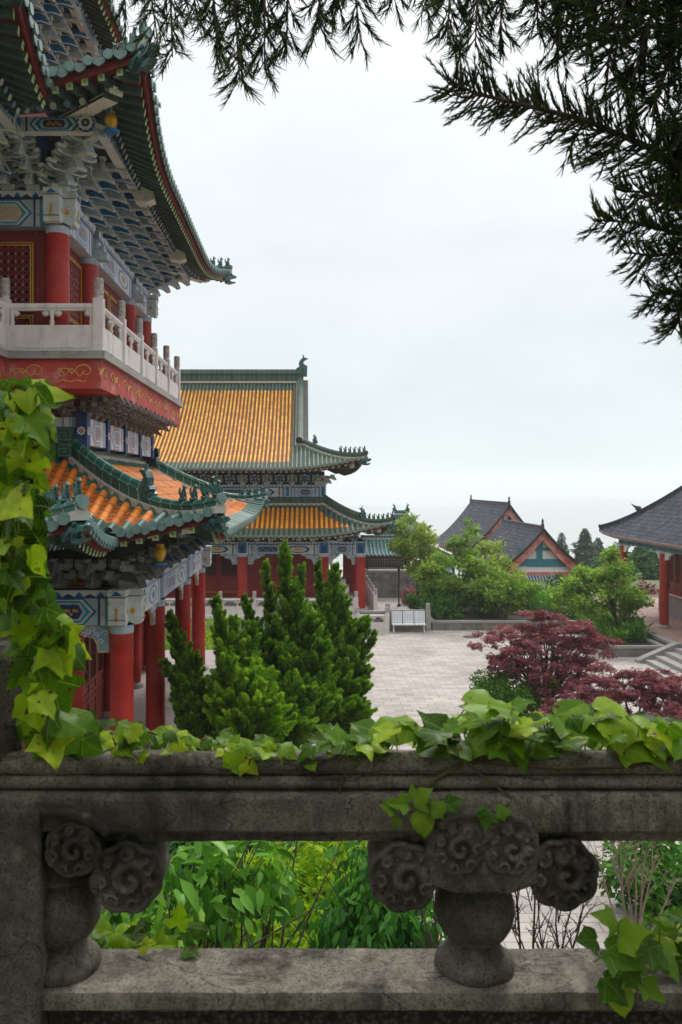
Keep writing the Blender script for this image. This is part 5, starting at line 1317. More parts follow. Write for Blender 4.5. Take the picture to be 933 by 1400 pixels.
# ================================================================== plants
RH=([(0,0,0),(.3,.45,.06),(0,1,-.05),(-.3,.45,.06)],[(0,1,2),(0,2,3)])
NARROW=([(0,0,0),(.13,.45,.03),(0,1,-.08),(-.13,.45,.03)],[(0,1,2),(0,2,3)])
LF=([(0,0,0),(.19,.28,.05),(.17,.62,.02),(0,1,-.16),(-.17,.62,.02),(-.19,.28,.05),(0,.5,-.03)],[(0,1,6),(1,2,6),(2,3,6),(3,4,6),(4,5,6),(5,0,6)])
def fan(k,spread,w=.16):
    v=[];f=[]
    for i in range(k):
        a=(i-(k-1)/2)*spread; L=1-.25*abs(i-(k-1)/2)/max(1,(k-1)/2); o=len(v)
        d=(math.sin(a),math.cos(a)); s=(d[1],-d[0])
        v+=[(0,0,0),(d[0]*.5*L+s[0]*w*L,d[1]*.5*L+s[1]*w*L,.04),(d[0]*L,d[1]*L,-.1),(d[0]*.5*L-s[0]*w*L,d[1]*.5*L-s[1]*w*L,.04)]; f+=[(o,o+1,o+2),(o,o+2,o+3)]
    return v,f
MAPLE=fan(5,.62,.12)
FERN=fan(5,.5,.10)
def lobed(curl=.25,fold=.12,seed=0,form=0):
    h=[[(.0,0),(.10,-.09),(.25,-.13),(.40,-.06),(.50,.10),(.57,.26),(.64,.42),(.50,.45),(.41,.52),(.35,.63),(.27,.75),(.17,.88),(.07,1.0),(0,1.12)],
       [(.0,0),(.12,-.08),(.28,-.10),(.42,-.02),(.50,.12),(.53,.28),(.52,.42),(.47,.54),(.40,.65),(.31,.77),(.21,.88),(.12,.98),(.05,1.06),(0,1.14)],
       [(.0,0),(.08,-.10),(.20,-.16),(.36,-.12),(.50,.02),(.62,.18),(.76,.34),(.58,.38),(.42,.42),(.36,.54),(.30,.70),(.18,.85),(.07,.98),(0,1.12)]][form]
    rr=random.Random(seed); v=[];uv=[];f=[]
    n=len(h); Q=(0,.34,.68,1)
    ph=rr.uniform(0,6); tw=rr.uniform(-.25,.25)
    for s in(1,-1):
        o=len(v); asy=1+s*rr.uniform(0,.12)
        for i,(x,y) in enumerate(h):
            x*=asy
            if 0<i<n-1: x+=rr.uniform(-.02,.02); y+=rr.uniform(-.02,.02)
            ry=.02+.95*i/(n-1) if i>0 else 0
            for q in Q:
                px=x*q; py=lerp(ry,y,q)
                z=fold*abs(px)*1.3*(1-.5*py)-curl*(py*py*.55+px*px*.9)+.05*math.sin(py*7+ph+s)*q*q+.035*math.sin(i*1.9+ph)*(q==1)+tw*px*py
                v.append((s*px,py,z)); uv.append((s*px,py))
        k=len(Q)
        for i in range(n-1):
            for q in range(k-1):
                a=o+i*k+q; quad=(a,a+1,a+k+1,a+k); f.append(quad if s>0 else quad[::-1])
    return v,f,uv
L_IVY=leaf_mat('ivy_leaf',[(20,42,5),(48,82,6),(88,126,10),(132,164,16),(184,200,44)],.45,.42,True,True)
L_IVYD=leaf_mat('ivy_leaf_muted',[(40,70,14),(74,108,24),(108,140,28),(146,168,44)],.30,.42,True,False,(130,160,90))  # second ivy tone: narrower green range, less translucent, no spots
L_SHRUB=leaf_mat('shrub_leaf',[(26,60,18),(58,106,32),(98,150,50),(146,184,70)],.38,.4)
L_YEL=leaf_mat('yellow_green_leaf',[(46,82,12),(100,144,18),(150,182,28),(186,204,60)],.42,.5)
L_TREE=leaf_mat('tree_leaf',[(62,96,30),(100,138,46),(138,166,62),(178,198,96)],.45,.6)
L_TREEY=leaf_mat('tree_leaf_yellowish',[(86,114,40),(126,152,54),(158,176,72),(186,196,102)],.45,.6)
L_TREED=leaf_mat('tree_leaf_dark',[(30,62,30),(46,84,40),(66,104,52),(88,124,66)],.3,.55)
L_RED=leaf_mat('red_maple_leaf',[(80,34,44),(116,54,66),(148,84,96),(184,134,142)],.38,.5)
L_JUN=leaf_mat('juniper_spray',[(34,62,18),(76,118,26),(126,172,40),(178,212,76)],.4,.65)
L_CON=leaf_mat('conifer_needle',[(30,46,20),(52,74,30),(78,102,44),(106,126,64)],.35,.6)
L_FIR=leaf_mat('fir_needle',[(34,62,48),(48,80,58),(66,98,70)],.15,.6)
M_BARK=mat('bark',(74,62,50),.9,.3,6,.6,25,dirt=(48,44,36),dscale=5)
M_TWIG=mat('pale_twig',(142,122,108),.85,.25,8,.3,40)
M_DTWIG=mat('dark_twig',(70,58,50),.85,.25,8,.3,40)
M_STEM=mat('vine_stem',(74,62,44),.85,.3,9,.4,40,dirt=(96,108,40),dscale=8)
def cloud_pts(c,r,n,shell=.45):
    d=unit(n); q=(shell+(1-shell)*RNG.random(n)**.7)[:,None]; return np.array(c)+d*q*np.array(r),d
def leaves_in(clumps,n,size,up=.6,out=.6,droop=.25,jit=.35,loose=.55):
    """leaf positions on many clumps: returns pos, R, scale, rnd"""
    vol=np.array([c[1][0]*c[1][1]*c[1][2] for c in clumps])**.6; cnt=np.maximum(3,(n*vol/vol.sum()).astype(int))
    P=[];D=[];T=[]
    for (c,r),k in zip(clumps,cnt):
        p,d=cloud_pts(c,r,k); P.append(p);D.append(d); T.append(np.full(k,RNG.random()))
    P=np.concatenate(P);D=np.concatenate(D);T=np.concatenate(T); m=len(P)
    P=P+RNG.normal(size=(m,3))*size*loose*(RNG.random(m)<.5)[:,None]
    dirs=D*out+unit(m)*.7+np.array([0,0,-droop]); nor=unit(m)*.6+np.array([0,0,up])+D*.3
    return P,frames(dirs,nor),size*(1+jit*RNG.normal(size=m)).clip(.4,1.8),np.clip(.5*RNG.random(m)+.25*T+.25*(.5+.5*D[:,2]),0,1)  # leaf tone gets lighter towards the top of each clump
def branchy(parent,base,forks,r0,name='trunk',mat_=None,seed=0):
    """trunk with limbs: forks = list of limb end points; each limb leaves the trunk part way up and bends"""
    rr=random.Random(seed); b=MB(); base=Vector(base)
    top=sum((Vector(f) for f in forks),Vector())/len(forks); top=base.lerp(top,.55)
    m=base.lerp(top,.5)+Vector((rr.uniform(-.1,.1),rr.uniform(-.1,.1),0))
    b.tube([base-Vector((0,0,.1)),base+Vector((0,0,.08)),m,top],[r0*1.35,r0,r0*.8,r0*.55],9)
    for f in forks:
        f=Vector(f); s=rr.uniform(.35,1.0); st=(base.lerp(m,s*2) if s<.5 else m.lerp(top,(s-.5)*2))
        q=st.lerp(f,.5)+Vector((rr.uniform(-.15,.15),rr.uniform(-.15,.15),rr.uniform(-.05,.25)))*(f-st).length*.4
        b.tube([st,st.lerp(q,.5)+Vector((0,0,.03)),q,f],[r0*.45,r0*.36,r0*.25,r0*.06],6)
        for k in range(2):
            e=q.lerp(f,rr.uniform(.2,.7)); g=f+Vector((rr.uniform(-.5,.5),rr.uniform(-.5,.5),rr.uniform(-.2,.3)))*(f-st).length*.35
            b.tube([e,e.lerp(g,.5)+Vector((0,0,.04)),g],[r0*.2,r0*.13,r0*.04],5)
    return b.build(name,[mat_ or M_BARK],parent)
def tree(name,label,cat,base,ells,n,size,lm,r0=.14,clump=.45,nc=40,flat=.6,tmpl=RH,seed=0,group=None,up=.6,limbs=9,droop=.25,mat_=None):
    """crown given by a few ellipsoids filled with uneven clumps, trunk and limbs inside"""
    global RNG
    RNG=np.random.default_rng(100+seed); rr=random.Random(seed)
    t_=thing(name,label,cat,base,group); cl=[]
    v=np.array([e[1][0]*e[1][1]*e[1][2] for e in ells])**.7; v/=v.sum()
    for (c,r),w_ in zip(ells,v):
        for k in range(max(2,int(nc*w_))):
            d=unit(1)[0]; q=.35+.65*rr.random()**.6; s=clump*rr.uniform(.55,1.35)
            cl.append((np.array(c)+d*q*np.array(r),(s,s,s*flat)))
    P,R,S,rn=leaves_in(cl,n,size,up,.6,droop)
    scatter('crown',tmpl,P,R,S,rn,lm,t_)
    f=[cl[i][0] for i in rr.sample(range(len(cl)),min(limbs,len(cl)))]
    branchy(t_,base,f,r0,'trunk',mat_,seed)
    return t_
def E(px,py,Y,rx,ry,rz=None): 
    """ellipsoid measured on the photo: centre px,py at depth Y, half sizes rx (px), rz (px)"""
    c=W(px,py,Y); return ((c.x,c.y,c.z),(rx*Y/1100,ry,(rz if rz else rx)*Y/1100))
# ---- trees across the court
tree('maple_tree','yellow green tree with a thin crown at the right corner of the great hall','tree',W(572,838,52),[E(568,748,52,27,1.6,34),E(550,735,52,18,1.2,18),E(582,775,52,22,1.4,22),E(560,716,52,12,.8,10)],6000,.19,L_TREEY,.12,.5,38,.6,seed=1,group='trees in the far planter')
tree('maple_tree','broad green tree with a dark trunk in the middle of the far planter','tree',W(624,848,46.5),[E(632,778,46.5,50,2.0,30),E(600,788,46.5,32,1.6,22),E(672,792,46.5,36,1.6,20),E(630,750,46.5,20,1.0,16),E(640,724,46.5,10,.6,14)],9500,.19,L_TREE,.17,.34,100,.5,seed=2,group='trees in the far planter',limbs=12)
tree('maple_tree','loose pale green tree with upright shoots behind the broad green tree','tree',W(676,846,50),[E(666,766,50,30,1.4,22),E(646,728,50,6,.4,22),E(678,740,50,7,.4,18),E(682,784,50,26,1.2,22)],3000,.19,L_TREEY,.1,.42,40,.6,seed=3,group='trees in the far planter')
tree('maple_tree','slender tree in the far planter left of the red maple with low leafy twigs','tree',W(680,848,45.5),[E(684,818,45.5,36,1.4,22),E(712,806,45.5,20,1.2,14)],3800,.18,L_TREE,.08,.42,26,.55,seed=4,group='trees in the far planter')
tree('maple_tree','green tree in the angled planter in front of the right hall','tree',W(851,876,40),[E(812,812,40,48,1.8,30),E(776,822,40,26,1.4,18),E(848,800,40,30,1.4,34),E(836,772,40,16,.8,26),E(866,832,40,16,1,24),E(800,788,40,26,1.2,14)],10500,.165,L_TREE,.13,.31,100,.5,seed=5,limbs=13)
tree('shrubby_tree','dull green bush right of the porch roof behind the red maple','bush',W(772,846,56),[E(772,812,56,30,1.6,20)],1800,.30,L_TREED,.08,.5,18,.7,seed=6)
# ---- firs and woods behind
def fir(label,px,ptop,pbot,Y,rpx,seed,n=2600,group=None):
    global RNG
    RNG=np.random.default_rng(300+seed); top=W(px,ptop,Y); bot=W(px,pbot,Y); H=top.z-bot.z; r=rpx*Y/1100
    t_=thing('fir_tree',label,'fir tree',bot,group)
    q=RNG.random(n)**.75; a=RNG.random(n)*2*PI; tiers=np.floor(q*16)/16; tf=RNG.uniform(.6,1.25,17)[(q*16).astype(int)]; rad=r*(q**.75)*(.4+.6*RNG.random(n)**.6)*tf*(1+.25*np.sin(a*2+q*9)+.15*np.sin(a*5+q*23))+.05
    p=np.stack([bot.x+rad*np.cos(a),bot.y+rad*np.sin(a),top.z-H*q],1); d=np.stack([np.cos(a),np.sin(a),-.35+.2*RNG.normal(size=n)],1)
    scatter('crown',NARROW if False else RH,p,frames(d,np.tile([0,0,1.],(n,1))+unit(n)*.4),.10*H*(.5+.6*q)*.9,RNG.random(n),L_FIR,t_)
    b=MB(); b.tube([bot-Vector((0,0,6)),bot,top],[.3,.28,.05],7); b.build('trunk',[M_BARK],t_)
GFR='firs beyond the court'
fir('tallest fir, standing in the haze right of the two gabled halls',800,722,800,118,24,1,4200,group=GFR)
fir('shorter fir close on the right of the tallest fir',818,735,800,120,19,2,3600,group=GFR)
fir('fir peeping over the nearer gabled hall ridge on its right slope',768,728,780,112,13,3,2200,GFR)
fir('dark little fir at the porch roof of the nearer gabled hall',762,786,830,66,9,4,900,GFR)
fir('second dark little fir right of the porch roof',749,794,830,66,8,5,900,GFR)
GB='woods beyond the court'
for k,(lab,px,py,Y,rx,rz) in enumerate((('blue green tree mass left of the tallest fir',838,772,100,26,26),('tall rounded tree seen between the right hall columns',880,778,78,26,34),('pale green tree low between the firs and the right hall',850,800,70,30,24),('dark tree behind the wall of the right hall',905,800,84,24,30),('rounded tree beside the second gabled hall below the ridge',790,800,92,30,26),('dark green tree under the covered walkway roof',568,790,66,22,20))):
    tree('broadleaf_tree',lab,'tree',W(px,py+rz*1.5,Y),[E(px,py,Y,rx,2.0,rz)],2600,.42,L_TREED,.16,.7,26,.7,seed=20+k,group=GB)
tree('red_shrub','dull purple shrub between the two columns of the right hall','shrub',W(884,838,60),[E(884,812,60,16,1.2,18)],1500,.24,L_RED,.06,.5,12,.7,seed=30)
tree('azalea_bush','pink purple azalea beside the retaining wall','bush',W(568,828,54),[E(566,815,54,22,1.0,10),E(590,822,54,14,1,8)],1500,.18,leaf_mat('azalea',[(96,44,52),(132,64,76),(170,104,112),(96,92,52)],.3,.5),.05,.4,14,.6,seed=31)
tree('clipped_bush','small clipped green bush beside the right seat post','bush',W(569,842,49),[E(569,826,49,10,.5,13)],1300,.14,L_SHRUB,.05,.25,14,.9,seed=32)
# planting in the beds
def bed(label,x0,x1,y0,y1,z0,z1,n,size,lm,name='bed_plants',seed=0,kind=True,clump=.5,nc=40,tm=NARROW,up=.2):
    global RNG
    RNG=np.random.default_rng(500+seed); rr=random.Random(seed)
    cl=[((rr.uniform(x0,x1),rr.uniform(y0,y1),lerp(z0,z1,rr.random()**.7)),(clump*rr.uniform(.6,1.3),)*2+(clump*.7,)) for _ in range(nc)]
    P,R,S,rn=leaves_in(cl,n,size,up,.5,-.5)
    o=scatter(name,tm,P,R,S,rn,lm); tag(o,label,'ground cover',kind='stuff' if kind else None); return o
bed('mixed green ground cover filling the far planter',7.2,15,45.0,52,GZ+.5,GZ+1.5,9000,.34,L_SHRUB,'bed_plants',1,True,.55,70)
bed('yellow green ground cover in the angled planter',14.6,16.3,38,46,GZ+.45,GZ+1.0,4200,.26,L_SHRUB,'bed_plants',2,True,.45,40)
bed('bright yellow hedge plants in front of the great hall',-9.5,-3.2,33,38,GZ+.1,GZ+1.5,5200,.22,L_YEL,'bed_plants',3,True,.55,40)
# hedge lumps as bushes
def bush(label,ells,n,size,lm,seed,name='bush',cat='bush',tm=RH,base=None,clump=.35,nc=40,up=.5,group=None,droop=.1):
    c=ells[0][0]; return tree(name,label,cat,base or (c[0],c[1],GZ),ells,n,size,lm,.06,clump,nc,.8,tm,seed,group,up,6,droop)
bush('low rounded green bush under the left branches of the red maple',[E(702,935,27,42,1.0,22),E(672,940,27,24,.9,16),E(735,945,27,34,1,24),E(690,965,26.5,50,1.1,22),E(740,985,26,60,1.1,24)],16000,.085,leaf_mat('hedge_leaf',[(40,78,20),(64,106,26),(92,134,30),(124,158,44)],.3,.5),40,clump=.28,nc=90)
# ---- red maples in layered tiers
def red_maple(label,base,tiers,n,seed,group):
    global RNG
    RNG=np.random.default_rng(700+seed); rr=random.Random(seed); t_=thing('red_maple',label,'maple tree',base,group)
    cl=[];ends=[]
    for (px,py,Y,rx,ry,rz) in tiers:
        (c,r)=E(px,py,Y,rx,ry,rz)
        k=max(5,int(r[0]*r[1]*15))
        for _ in range(k):
            a=rr.random()*2*PI; q=math.sqrt(rr.random()); s=rr.uniform(.13,.30)
            cc=(c[0]+r[0]*q*math.cos(a),c[1]+r[1]*q*math.sin(a),c[2]+r[2]*(rr.uniform(-1,1)-.5*q*q)); cl.append((cc,(s,s,s*.17)))
        ends.append(c)
    P,R,S,rn=leaves_in(cl,n,.085,1.2,1.0,.30,.35,.5)
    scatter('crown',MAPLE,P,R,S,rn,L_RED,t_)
    b=MB(); base=Vector(base); 
    for k in range(3):
        b.tube([base+Vector((rr.uniform(-.1,.1),0,-.1)),base+Vector((rr.uniform(-.3,.3),rr.uniform(-.2,.2),.8))],[.10,.07],8)
    for e in ends+[Vector(cl[i][0]) for i in rr.sample(range(len(cl)),28)]:
        e=Vector(e); m=base.lerp(e,.5)+Vector((rr.uniform(-.2,.2),rr.uniform(-.2,.2),.25))
        b.tube([base+Vector((0,0,.3)),base.lerp(m,.6)+Vector((0,0,.1)),m,e],[.07,.05,.03,.008],6)
    b.build('trunk',[M_BARK],t_)
GM='red maples on the right'
red_maple('red maple with flat spreading tiers standing over the paving in mid court',W(745,972,28),[(738,840,28,30,.6,6),(760,852,28,52,1.1,7),(715,868,28,62,1.2,8),(690,880,27,48,.9,9),(770,880,28,60,1.3,8),(800,872,28,46,1.0,6),(735,900,27.5,66,1.3,10),(690,905,27,44,.9,8),(785,912,27.5,62,1.2,10),(750,928,27,60,1.1,9),(800,940,27,50,1.0,9)],21000,1,GM)
red_maple('second red maple cut off by the right edge of the picture',W(880,1040,23),[(850,918,23,40,.8,8),(880,935,23,60,1.0,9),(920,925,23,50,1.0,9),(840,945,23,60,1.0,9),(900,955,23,70,1.2,10),(800,960,23,50,.9,9),(850,970,22.5,80,1.2,12),(930,970,22.5,60,1.2,12),(770,975,23,40,.8,9),(880,1000,22,90,1.2,14),(800,1000,22.5,50,1,10)],20000,2,GM)
# ---- junipers with flame-like plumes
def juniper(label,base,plumes,seed,dens=1.0,lm=None):
    global RNG
    RNG=np.random.default_rng(900+seed); rr=random.Random(seed); t_=thing('juniper_tree',label,'juniper',base,'twisted junipers in the bed by the tower')
    P=[];D=[];S=[];Rn=[]; b=MB(); base=Vector(base)
    pl0=list(plumes)
    for _ in range(max(2,len(pl0)//2)):
        a_,c_=rr.sample(pl0,2); f_=rr.random(); plumes.append((lerp(a_[0],c_[0],f_)+rr.uniform(-8,8),max(a_[1],c_[1])+rr.uniform(15,95),lerp(a_[2],c_[2],f_)-rr.uniform(.1,.6),rr.uniform(1.0,1.9),rr.uniform(.28,.42)))
    for (px,py,Y,h,r) in plumes:
        tip=W(px,py,Y); foot=base.lerp(Vector((tip.x,tip.y,base.z)),.30)+Vector((0,0,max(0,tip.z-base.z-h)))
        mid=foot.lerp(tip,.55)+Vector((-.12,rr.uniform(-.1,.1),0))+(foot-tip).cross(Vector((0,1,0)))*.06
        b.tube([base,base.lerp(foot,.6),foot,mid,tip],[.09,.06,.05,.03,.004],6)
        al=(tip-mid).normalized(); phase=rr.random()*6.3; ns=int((8+13*h)*max(.6,r/.4))
        for k in range(ns+1):
            q=1.0 if k==ns else lerp(.04,.97,(k+rr.random())/ns)
            p0=foot*((1-q)**2)+mid*(2*q*(1-q))+tip*(q*q)
            a=phase+k*2.4+q*3; sd=Vector((math.cos(a),math.sin(a),0)); L=(r*1.9*(1-q)**.75*rr.uniform(.45,1.75)+.09)
            if k==ns: p0=tip-al*.5; sd=Vector((0,0,0)); L=.55
            dr=(al*1.0+sd*rr.uniform(.30,.95)+Vector((.18,0,.10))).normalized(); e=p0+dr*L; 
            n=int((44+230*L)*dens); t_q=RNG.random(n)**.8; w_=(.21 if k<ns else .10)*L*np.minimum(1,(1-t_q)*1.5+.03)*(.7+.3*np.sin(t_q*11+k))+.010
            a2=RNG.random(n)*2*PI; rad=w_*RNG.random(n)**.5
            x1=dr.cross(Vector((0,1,.3))).normalized(); x2=dr.cross(x1)
            o=np.cos(a2)[:,None]*np.array(x1)[None]+np.sin(a2)[:,None]*np.array(x2)[None]
            pp=np.array(p0)[None]+np.array(dr)[None]*(L*t_q)[:,None]+o*rad[:,None]
            P.append(pp); D.append(np.array(dr)[None]*1.0+o*.45+unit(n)*.18); S.append(.092*(.6+.6*RNG.random(n))*(1-.25*t_q)); tone=rr.uniform(-.28,.18)
            Rn.append(np.clip(.10+.35*RNG.random(n)+.55*t_q*(rad/np.maximum(w_,1e-4))**.5+tone,0,1))  # highlights at tips and dark gaps between plumes put into the spray colour
    P=np.concatenate(P);D=np.concatenate(D);S=np.concatenate(S);Rn=np.concatenate(Rn)
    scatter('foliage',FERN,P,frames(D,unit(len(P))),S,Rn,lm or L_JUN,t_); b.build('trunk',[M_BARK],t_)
JB=GZ+.3
juniper('left juniper leaning against the red tower columns',(-2.35,19.5,JB),[(229,838,18.6,2.4,.32),(222,906,18.2,1.6,.32),(238,866,18.5,2.2,.34),(246,880,18.8,2.4,.36),(262,930,18.8,1.9,.45),(240,945,18.4,1.2,.36),(276,968,18.8,1.5,.5),(258,985,18.4,1.2,.5)],1)
juniper('bright green juniper second from the left with two tall plumes',(-1.5,19,JB),[(294,818,18.8,3.2,.38),(318,845,18.8,2.6,.36),(342,852,19,2.8,.36),(306,900,18.2,2.0,.5),(340,920,18,1.9,.55),(300,955,17.8,1.4,.55),(365,960,17.6,1.4,.6),(330,975,17.5,1.2,.6),(350,905,18.4,1.8,.45)],2,1.05,leaf_mat('juniper_spray_bright',[(46,82,18),(98,144,26),(150,194,40),(196,224,80)],.4,.65))
juniper('largest juniper in the middle with the tallest dark plume',(-.6,20.5,JB),[(387,742,20.5,4.6,.42),(361,768,20.5,3.6,.30),(331,816,20,2.8,.30),(400,800,20.2,3.6,.5),(412,772,20.8,3.4,.30),(372,845,19.8,2.8,.5),(426,840,20,2.8,.55),(392,890,19.4,2.2,.6),(440,880,19.6,2.4,.6),(360,900,19.4,2.0,.5),(420,940,18.8,1.7,.65),(380,960,18.6,1.5,.65),(352,862,19.8,2.4,.36),(405,985,18.2,1.2,.65)],3)
juniper('dark juniper on the right behind the middle one with several plumes',(.45,21,JB),[(433,768,21.5,4.0,.26),(457,772,21.2,4.0,.42),(447,800,21,3.2,.4),(470,815,21,2.6,.36),(480,850,20.8,2.3,.45),(499,843,20.8,2.2,.36),(512,866,20.6,1.7,.26),(470,890,20.4,2.2,.55),(502,912,20.2,1.3,.32),(478,935,19.8,1.6,.5),(497,934,19.6,1.4,.32),(455,955,19,1.5,.6),(494,965,19,1.0,.36)],4,1.0,L_JUN)
# ---- slope below us: shrubs seen through the balustrade
tree('broad_leaf_shrub','shrub with long pale green leaves seen through the left opening','shrub',(-.9,5.2,GZ),[E(280,1205,4.6,70,.4,44),E(330,1185,4.8,60,.4,26),E(200,1240,4.4,60,.4,36),E(390,1195,5.0,36,.3,18)],640,.118,L_SHRUB,.05,.22,40,.6,LF,seed=50,droop=.75,limbs=16)
tree('feathery_bush','fine leaved yellow green bush in the middle of the left opening','bush',(.0,8.0,GZ),[E(430,1225,7.2,70,.8,60),E(390,1265,6.6,70,.7,44),E(350,1270,7.0,60,.8,40),E(480,1275,7.2,50,.7,40),E(300,1290,6.8,80,.8,30)],12000,.075,L_YEL,.07,.26,70,.8,FERN,seed=51,limbs=14)
tree('dark_bush','dark green bush high in the left opening behind the long leaves','bush',(.2,10.5,GZ),[E(440,1175,10,80,.9,24),E(340,1165,10,90,.9,20),E(250,1180,9.5,80,.9,30),E(500,1190,10,40,.8,28)],6500,.13,L_TREED,.08,.34,50,.8,LF,seed=52)
tree('drooping_shrub','shrub with drooping pointed leaves left of the middle baluster','shrub',(.9,6.2,GZ),[E(520,1235,5.8,52,.45,56),E(545,1262,5.6,34,.4,34),E(490,1265,5.8,40,.4,34),E(530,1190,6,36,.4,24)],1700,.10,leaf_mat('drooping_leaf',[(22,58,24),(44,94,38),(80,134,54),(118,164,80)],.35,.4),.05,.2,46,.7,LF,seed=53,droop=1.4,up=.2)
bed('tangle of low green leaves on the bank under the terrace',-3.2,1.0,3.4,8.5,-4.9,-3.6,6500,.12,L_SHRUB,'bank_plants',55,True,.4,60,LF,.5)
tree('clipped_hedge','bright green hedge along the path right of the bare twigs','hedge',W(900,1290,15),[E(880,1190,15,52,.9,44),E(930,1200,15,50,.9,60),E(905,1240,14.5,44,.8,40),E(960,1250,14.5,50,.9,60)],7500,.12,leaf_mat('hedge_leaf_bright',[(40,86,20),(64,116,28),(90,142,34)],.3,.5),.07,.3,70,.85,RH,seed=56)
# bare shrubs
def twigs(label,base,tips,seed,mt,r=.006,sub=5,name='bare_shrub'):
    rr=random.Random(seed); t_=thing(name,label,'shrub',base); base=Vector(base)
    for tp in tips:
        b=MB(); tp=Vector(tp); q=base.lerp(tp,.5)+Vector((rr.uniform(-.05,.05),rr.uniform(-.05,.05),0)); pts=[base,base.lerp(q,.5),q,q.lerp(tp,.5)+Vector((rr.uniform(-.02,.02),0,0)),tp]
        b.tube(pts,[r*2.2,r*1.8,r*1.4,r,r*.4],6)
        for k in range(sub):
            s=rr.uniform(.45,.95); p=q.lerp(tp,(s-.45)/.55); d=(tp-q).normalized()+Vector((rr.uniform(-1,1),rr.uniform(-.6,.6),rr.uniform(-.1,.8)))*.7; L=(tp-base).length*rr.uniform(.12,.3)
            e=p+d.normalized()*L; b.tube([p,p.lerp(e,.5)+Vector((0,0,.02)),e],[r*.8,r*.6,r*.25],5)
            for j in range(3):
                w_=p.lerp(e,rr.uniform(.3,.9)); b.tube([w_,w_+Vector((rr.uniform(-1,1),rr.uniform(-.5,.5),rr.uniform(.2,1))).normalized()*L*.35],[r*.5,r*.2],4)
        b.build('branch',[mt],t_)
def tipl(l,Y): return [W(x,y,Y+random.uniform(-.2,.2)) for x,y in l]
twigs('bare dark twigs in front of the paved path right of the middle baluster',W(745,1420,4.6),tipl(((700,1185),(725,1165),(735,1225),(762,1210),(800,1225),(690,1240),(778,1250),(815,1275),(742,1275)),4.6),1,M_DTWIG,.005)
twigs('bare twigs between the drooping shrub and the middle baluster',W(600,1420,4.8),tipl(((572,1225),(590,1200),(582,1260)),4.8),2,M_DTWIG,.0045,4)
twigs('pale bare shrub in front of the bright hedge at the right',W(868,1330,9),tipl(((812,1150),(835,1130),(850,1120),(868,1110),(885,1150),(900,1160),(925,1200),(855,1190)),9),3,M_TWIG,.0065,6)
# ---- vines on our balustrade
IV=[lobed(.30,.15,1,0),lobed(.60,.08,2,2),lobed(.15,.30,3,2),lobed(.75,.2,4,0),lobed(.40,-.12,5,1)]
def vine_leaves(parent,items,lm):
    """items: (pos, dir, normal, size); five leaf forms, one mesh each"""
    for k in range(5):
        it=[q for i,q in enumerate(items) if i%5==k]
        if not it: continue
        P=np.array([q[0] for q in it]);D=np.array([q[1] for q in it],float);Nn=np.array([q[2] for q in it],float);S=np.array([q[3] for q in it])
        v,f,uv=IV[k]; rn=RNG.random(len(it))
        S3=np.stack([S*RNG.uniform(.85,1.15,len(it)),S,S],1)
        scatter('foliage',(v,f),P,frames(D,Nn),S3,rn,lm,parent,uv)
    if len(items)<30: return
    seen=[q for q in items]
    b=MB()
    for p,d,n,s in items:
        p=Vector(p); e=p-Vector(d).normalized()*s*.25+Vector((0,.02,-.045)); b.tube([p,p.lerp(e,.5)-Vector(n).normalized()*.006,e],[.0016,.0018,.002],5)
    tag(b.build('petiole',[mat('leaf_stalk',(112,128,40),.6,.2,9,0)],parent),kind='stuff')
RNG=np.random.default_rng(77); rr=random.Random(77)
lv=thing('climbing_vine','climbing vine with large lobed leaves hanging down the left edge','vine',W(10,1020,1.85))
prof=((515,70),(560,72),(610,56),(650,60),(690,42),(720,58),(770,58),(830,82),(870,104),(905,98),(950,80),(985,110),(1015,130))
def xr(y):
    for (a,b_),(c,d) in zip(prof,prof[1:]):
        if a<=y<=c: return lerp(b_,d,(y-a)/(c-a))
    return 80
it=[]
for k in range(640):
    y=rr.uniform(520,1012); Y=rr.uniform(1.52,2.15); x=lerp(-50,xr(y)-14,rr.random()**.62)
    if x<38 and y>860: continue
    d=(rr.uniform(-.5,1.0),rr.uniform(-.5,.1),rr.uniform(-1.1,-.25)); n=(rr.uniform(-.8,.8),-rr.uniform(.1,1.0),rr.uniform(.0,1.2))
    it.append((W(x,y,Y),d,n,.028+.046*rr.random()**1.4))
for x,y,s,Y,d,n in((20,690,.10,1.6,(.5,-.1,-.7),(.1,-1,.35)),(18,560,.095,1.65,(1,-.2,.1),(0,-.6,.9)),(30,540,.09,1.7,(1,-.1,.2),(.2,-.8,.5)),(62,840,.095,1.7,(.7,-.2,-.6),(.3,-.8,.6)),(20,790,.105,1.6,(.7,-.2,-.7),(.2,-.8,.6)),(45,900,.10,1.65,(.5,-.2,-1),(.3,-.9,.4)),(70,930,.09,1.7,(.4,-.3,-1),(.2,-.9,.4)),(5,640,.09,1.65,(.5,-.1,-1),(.4,-.9,.3)),(80,985,.10,1.75,(1,-.3,-.3),(.1,-.7,.7))): it.append((W(x,y,Y),d,n,s))
vine_leaves(lv,it,L_IVY)
b=MB()
for k in range(5):
    x0=-30+k*14; b.tube([W(x0+rr.uniform(-6,6),y,1.95+rr.uniform(-.05,.05)) for y in range(1040,480,-70)],[.008-.0006*i for i in range(8)],6)
b.build('stem',[M_STEM],lv)
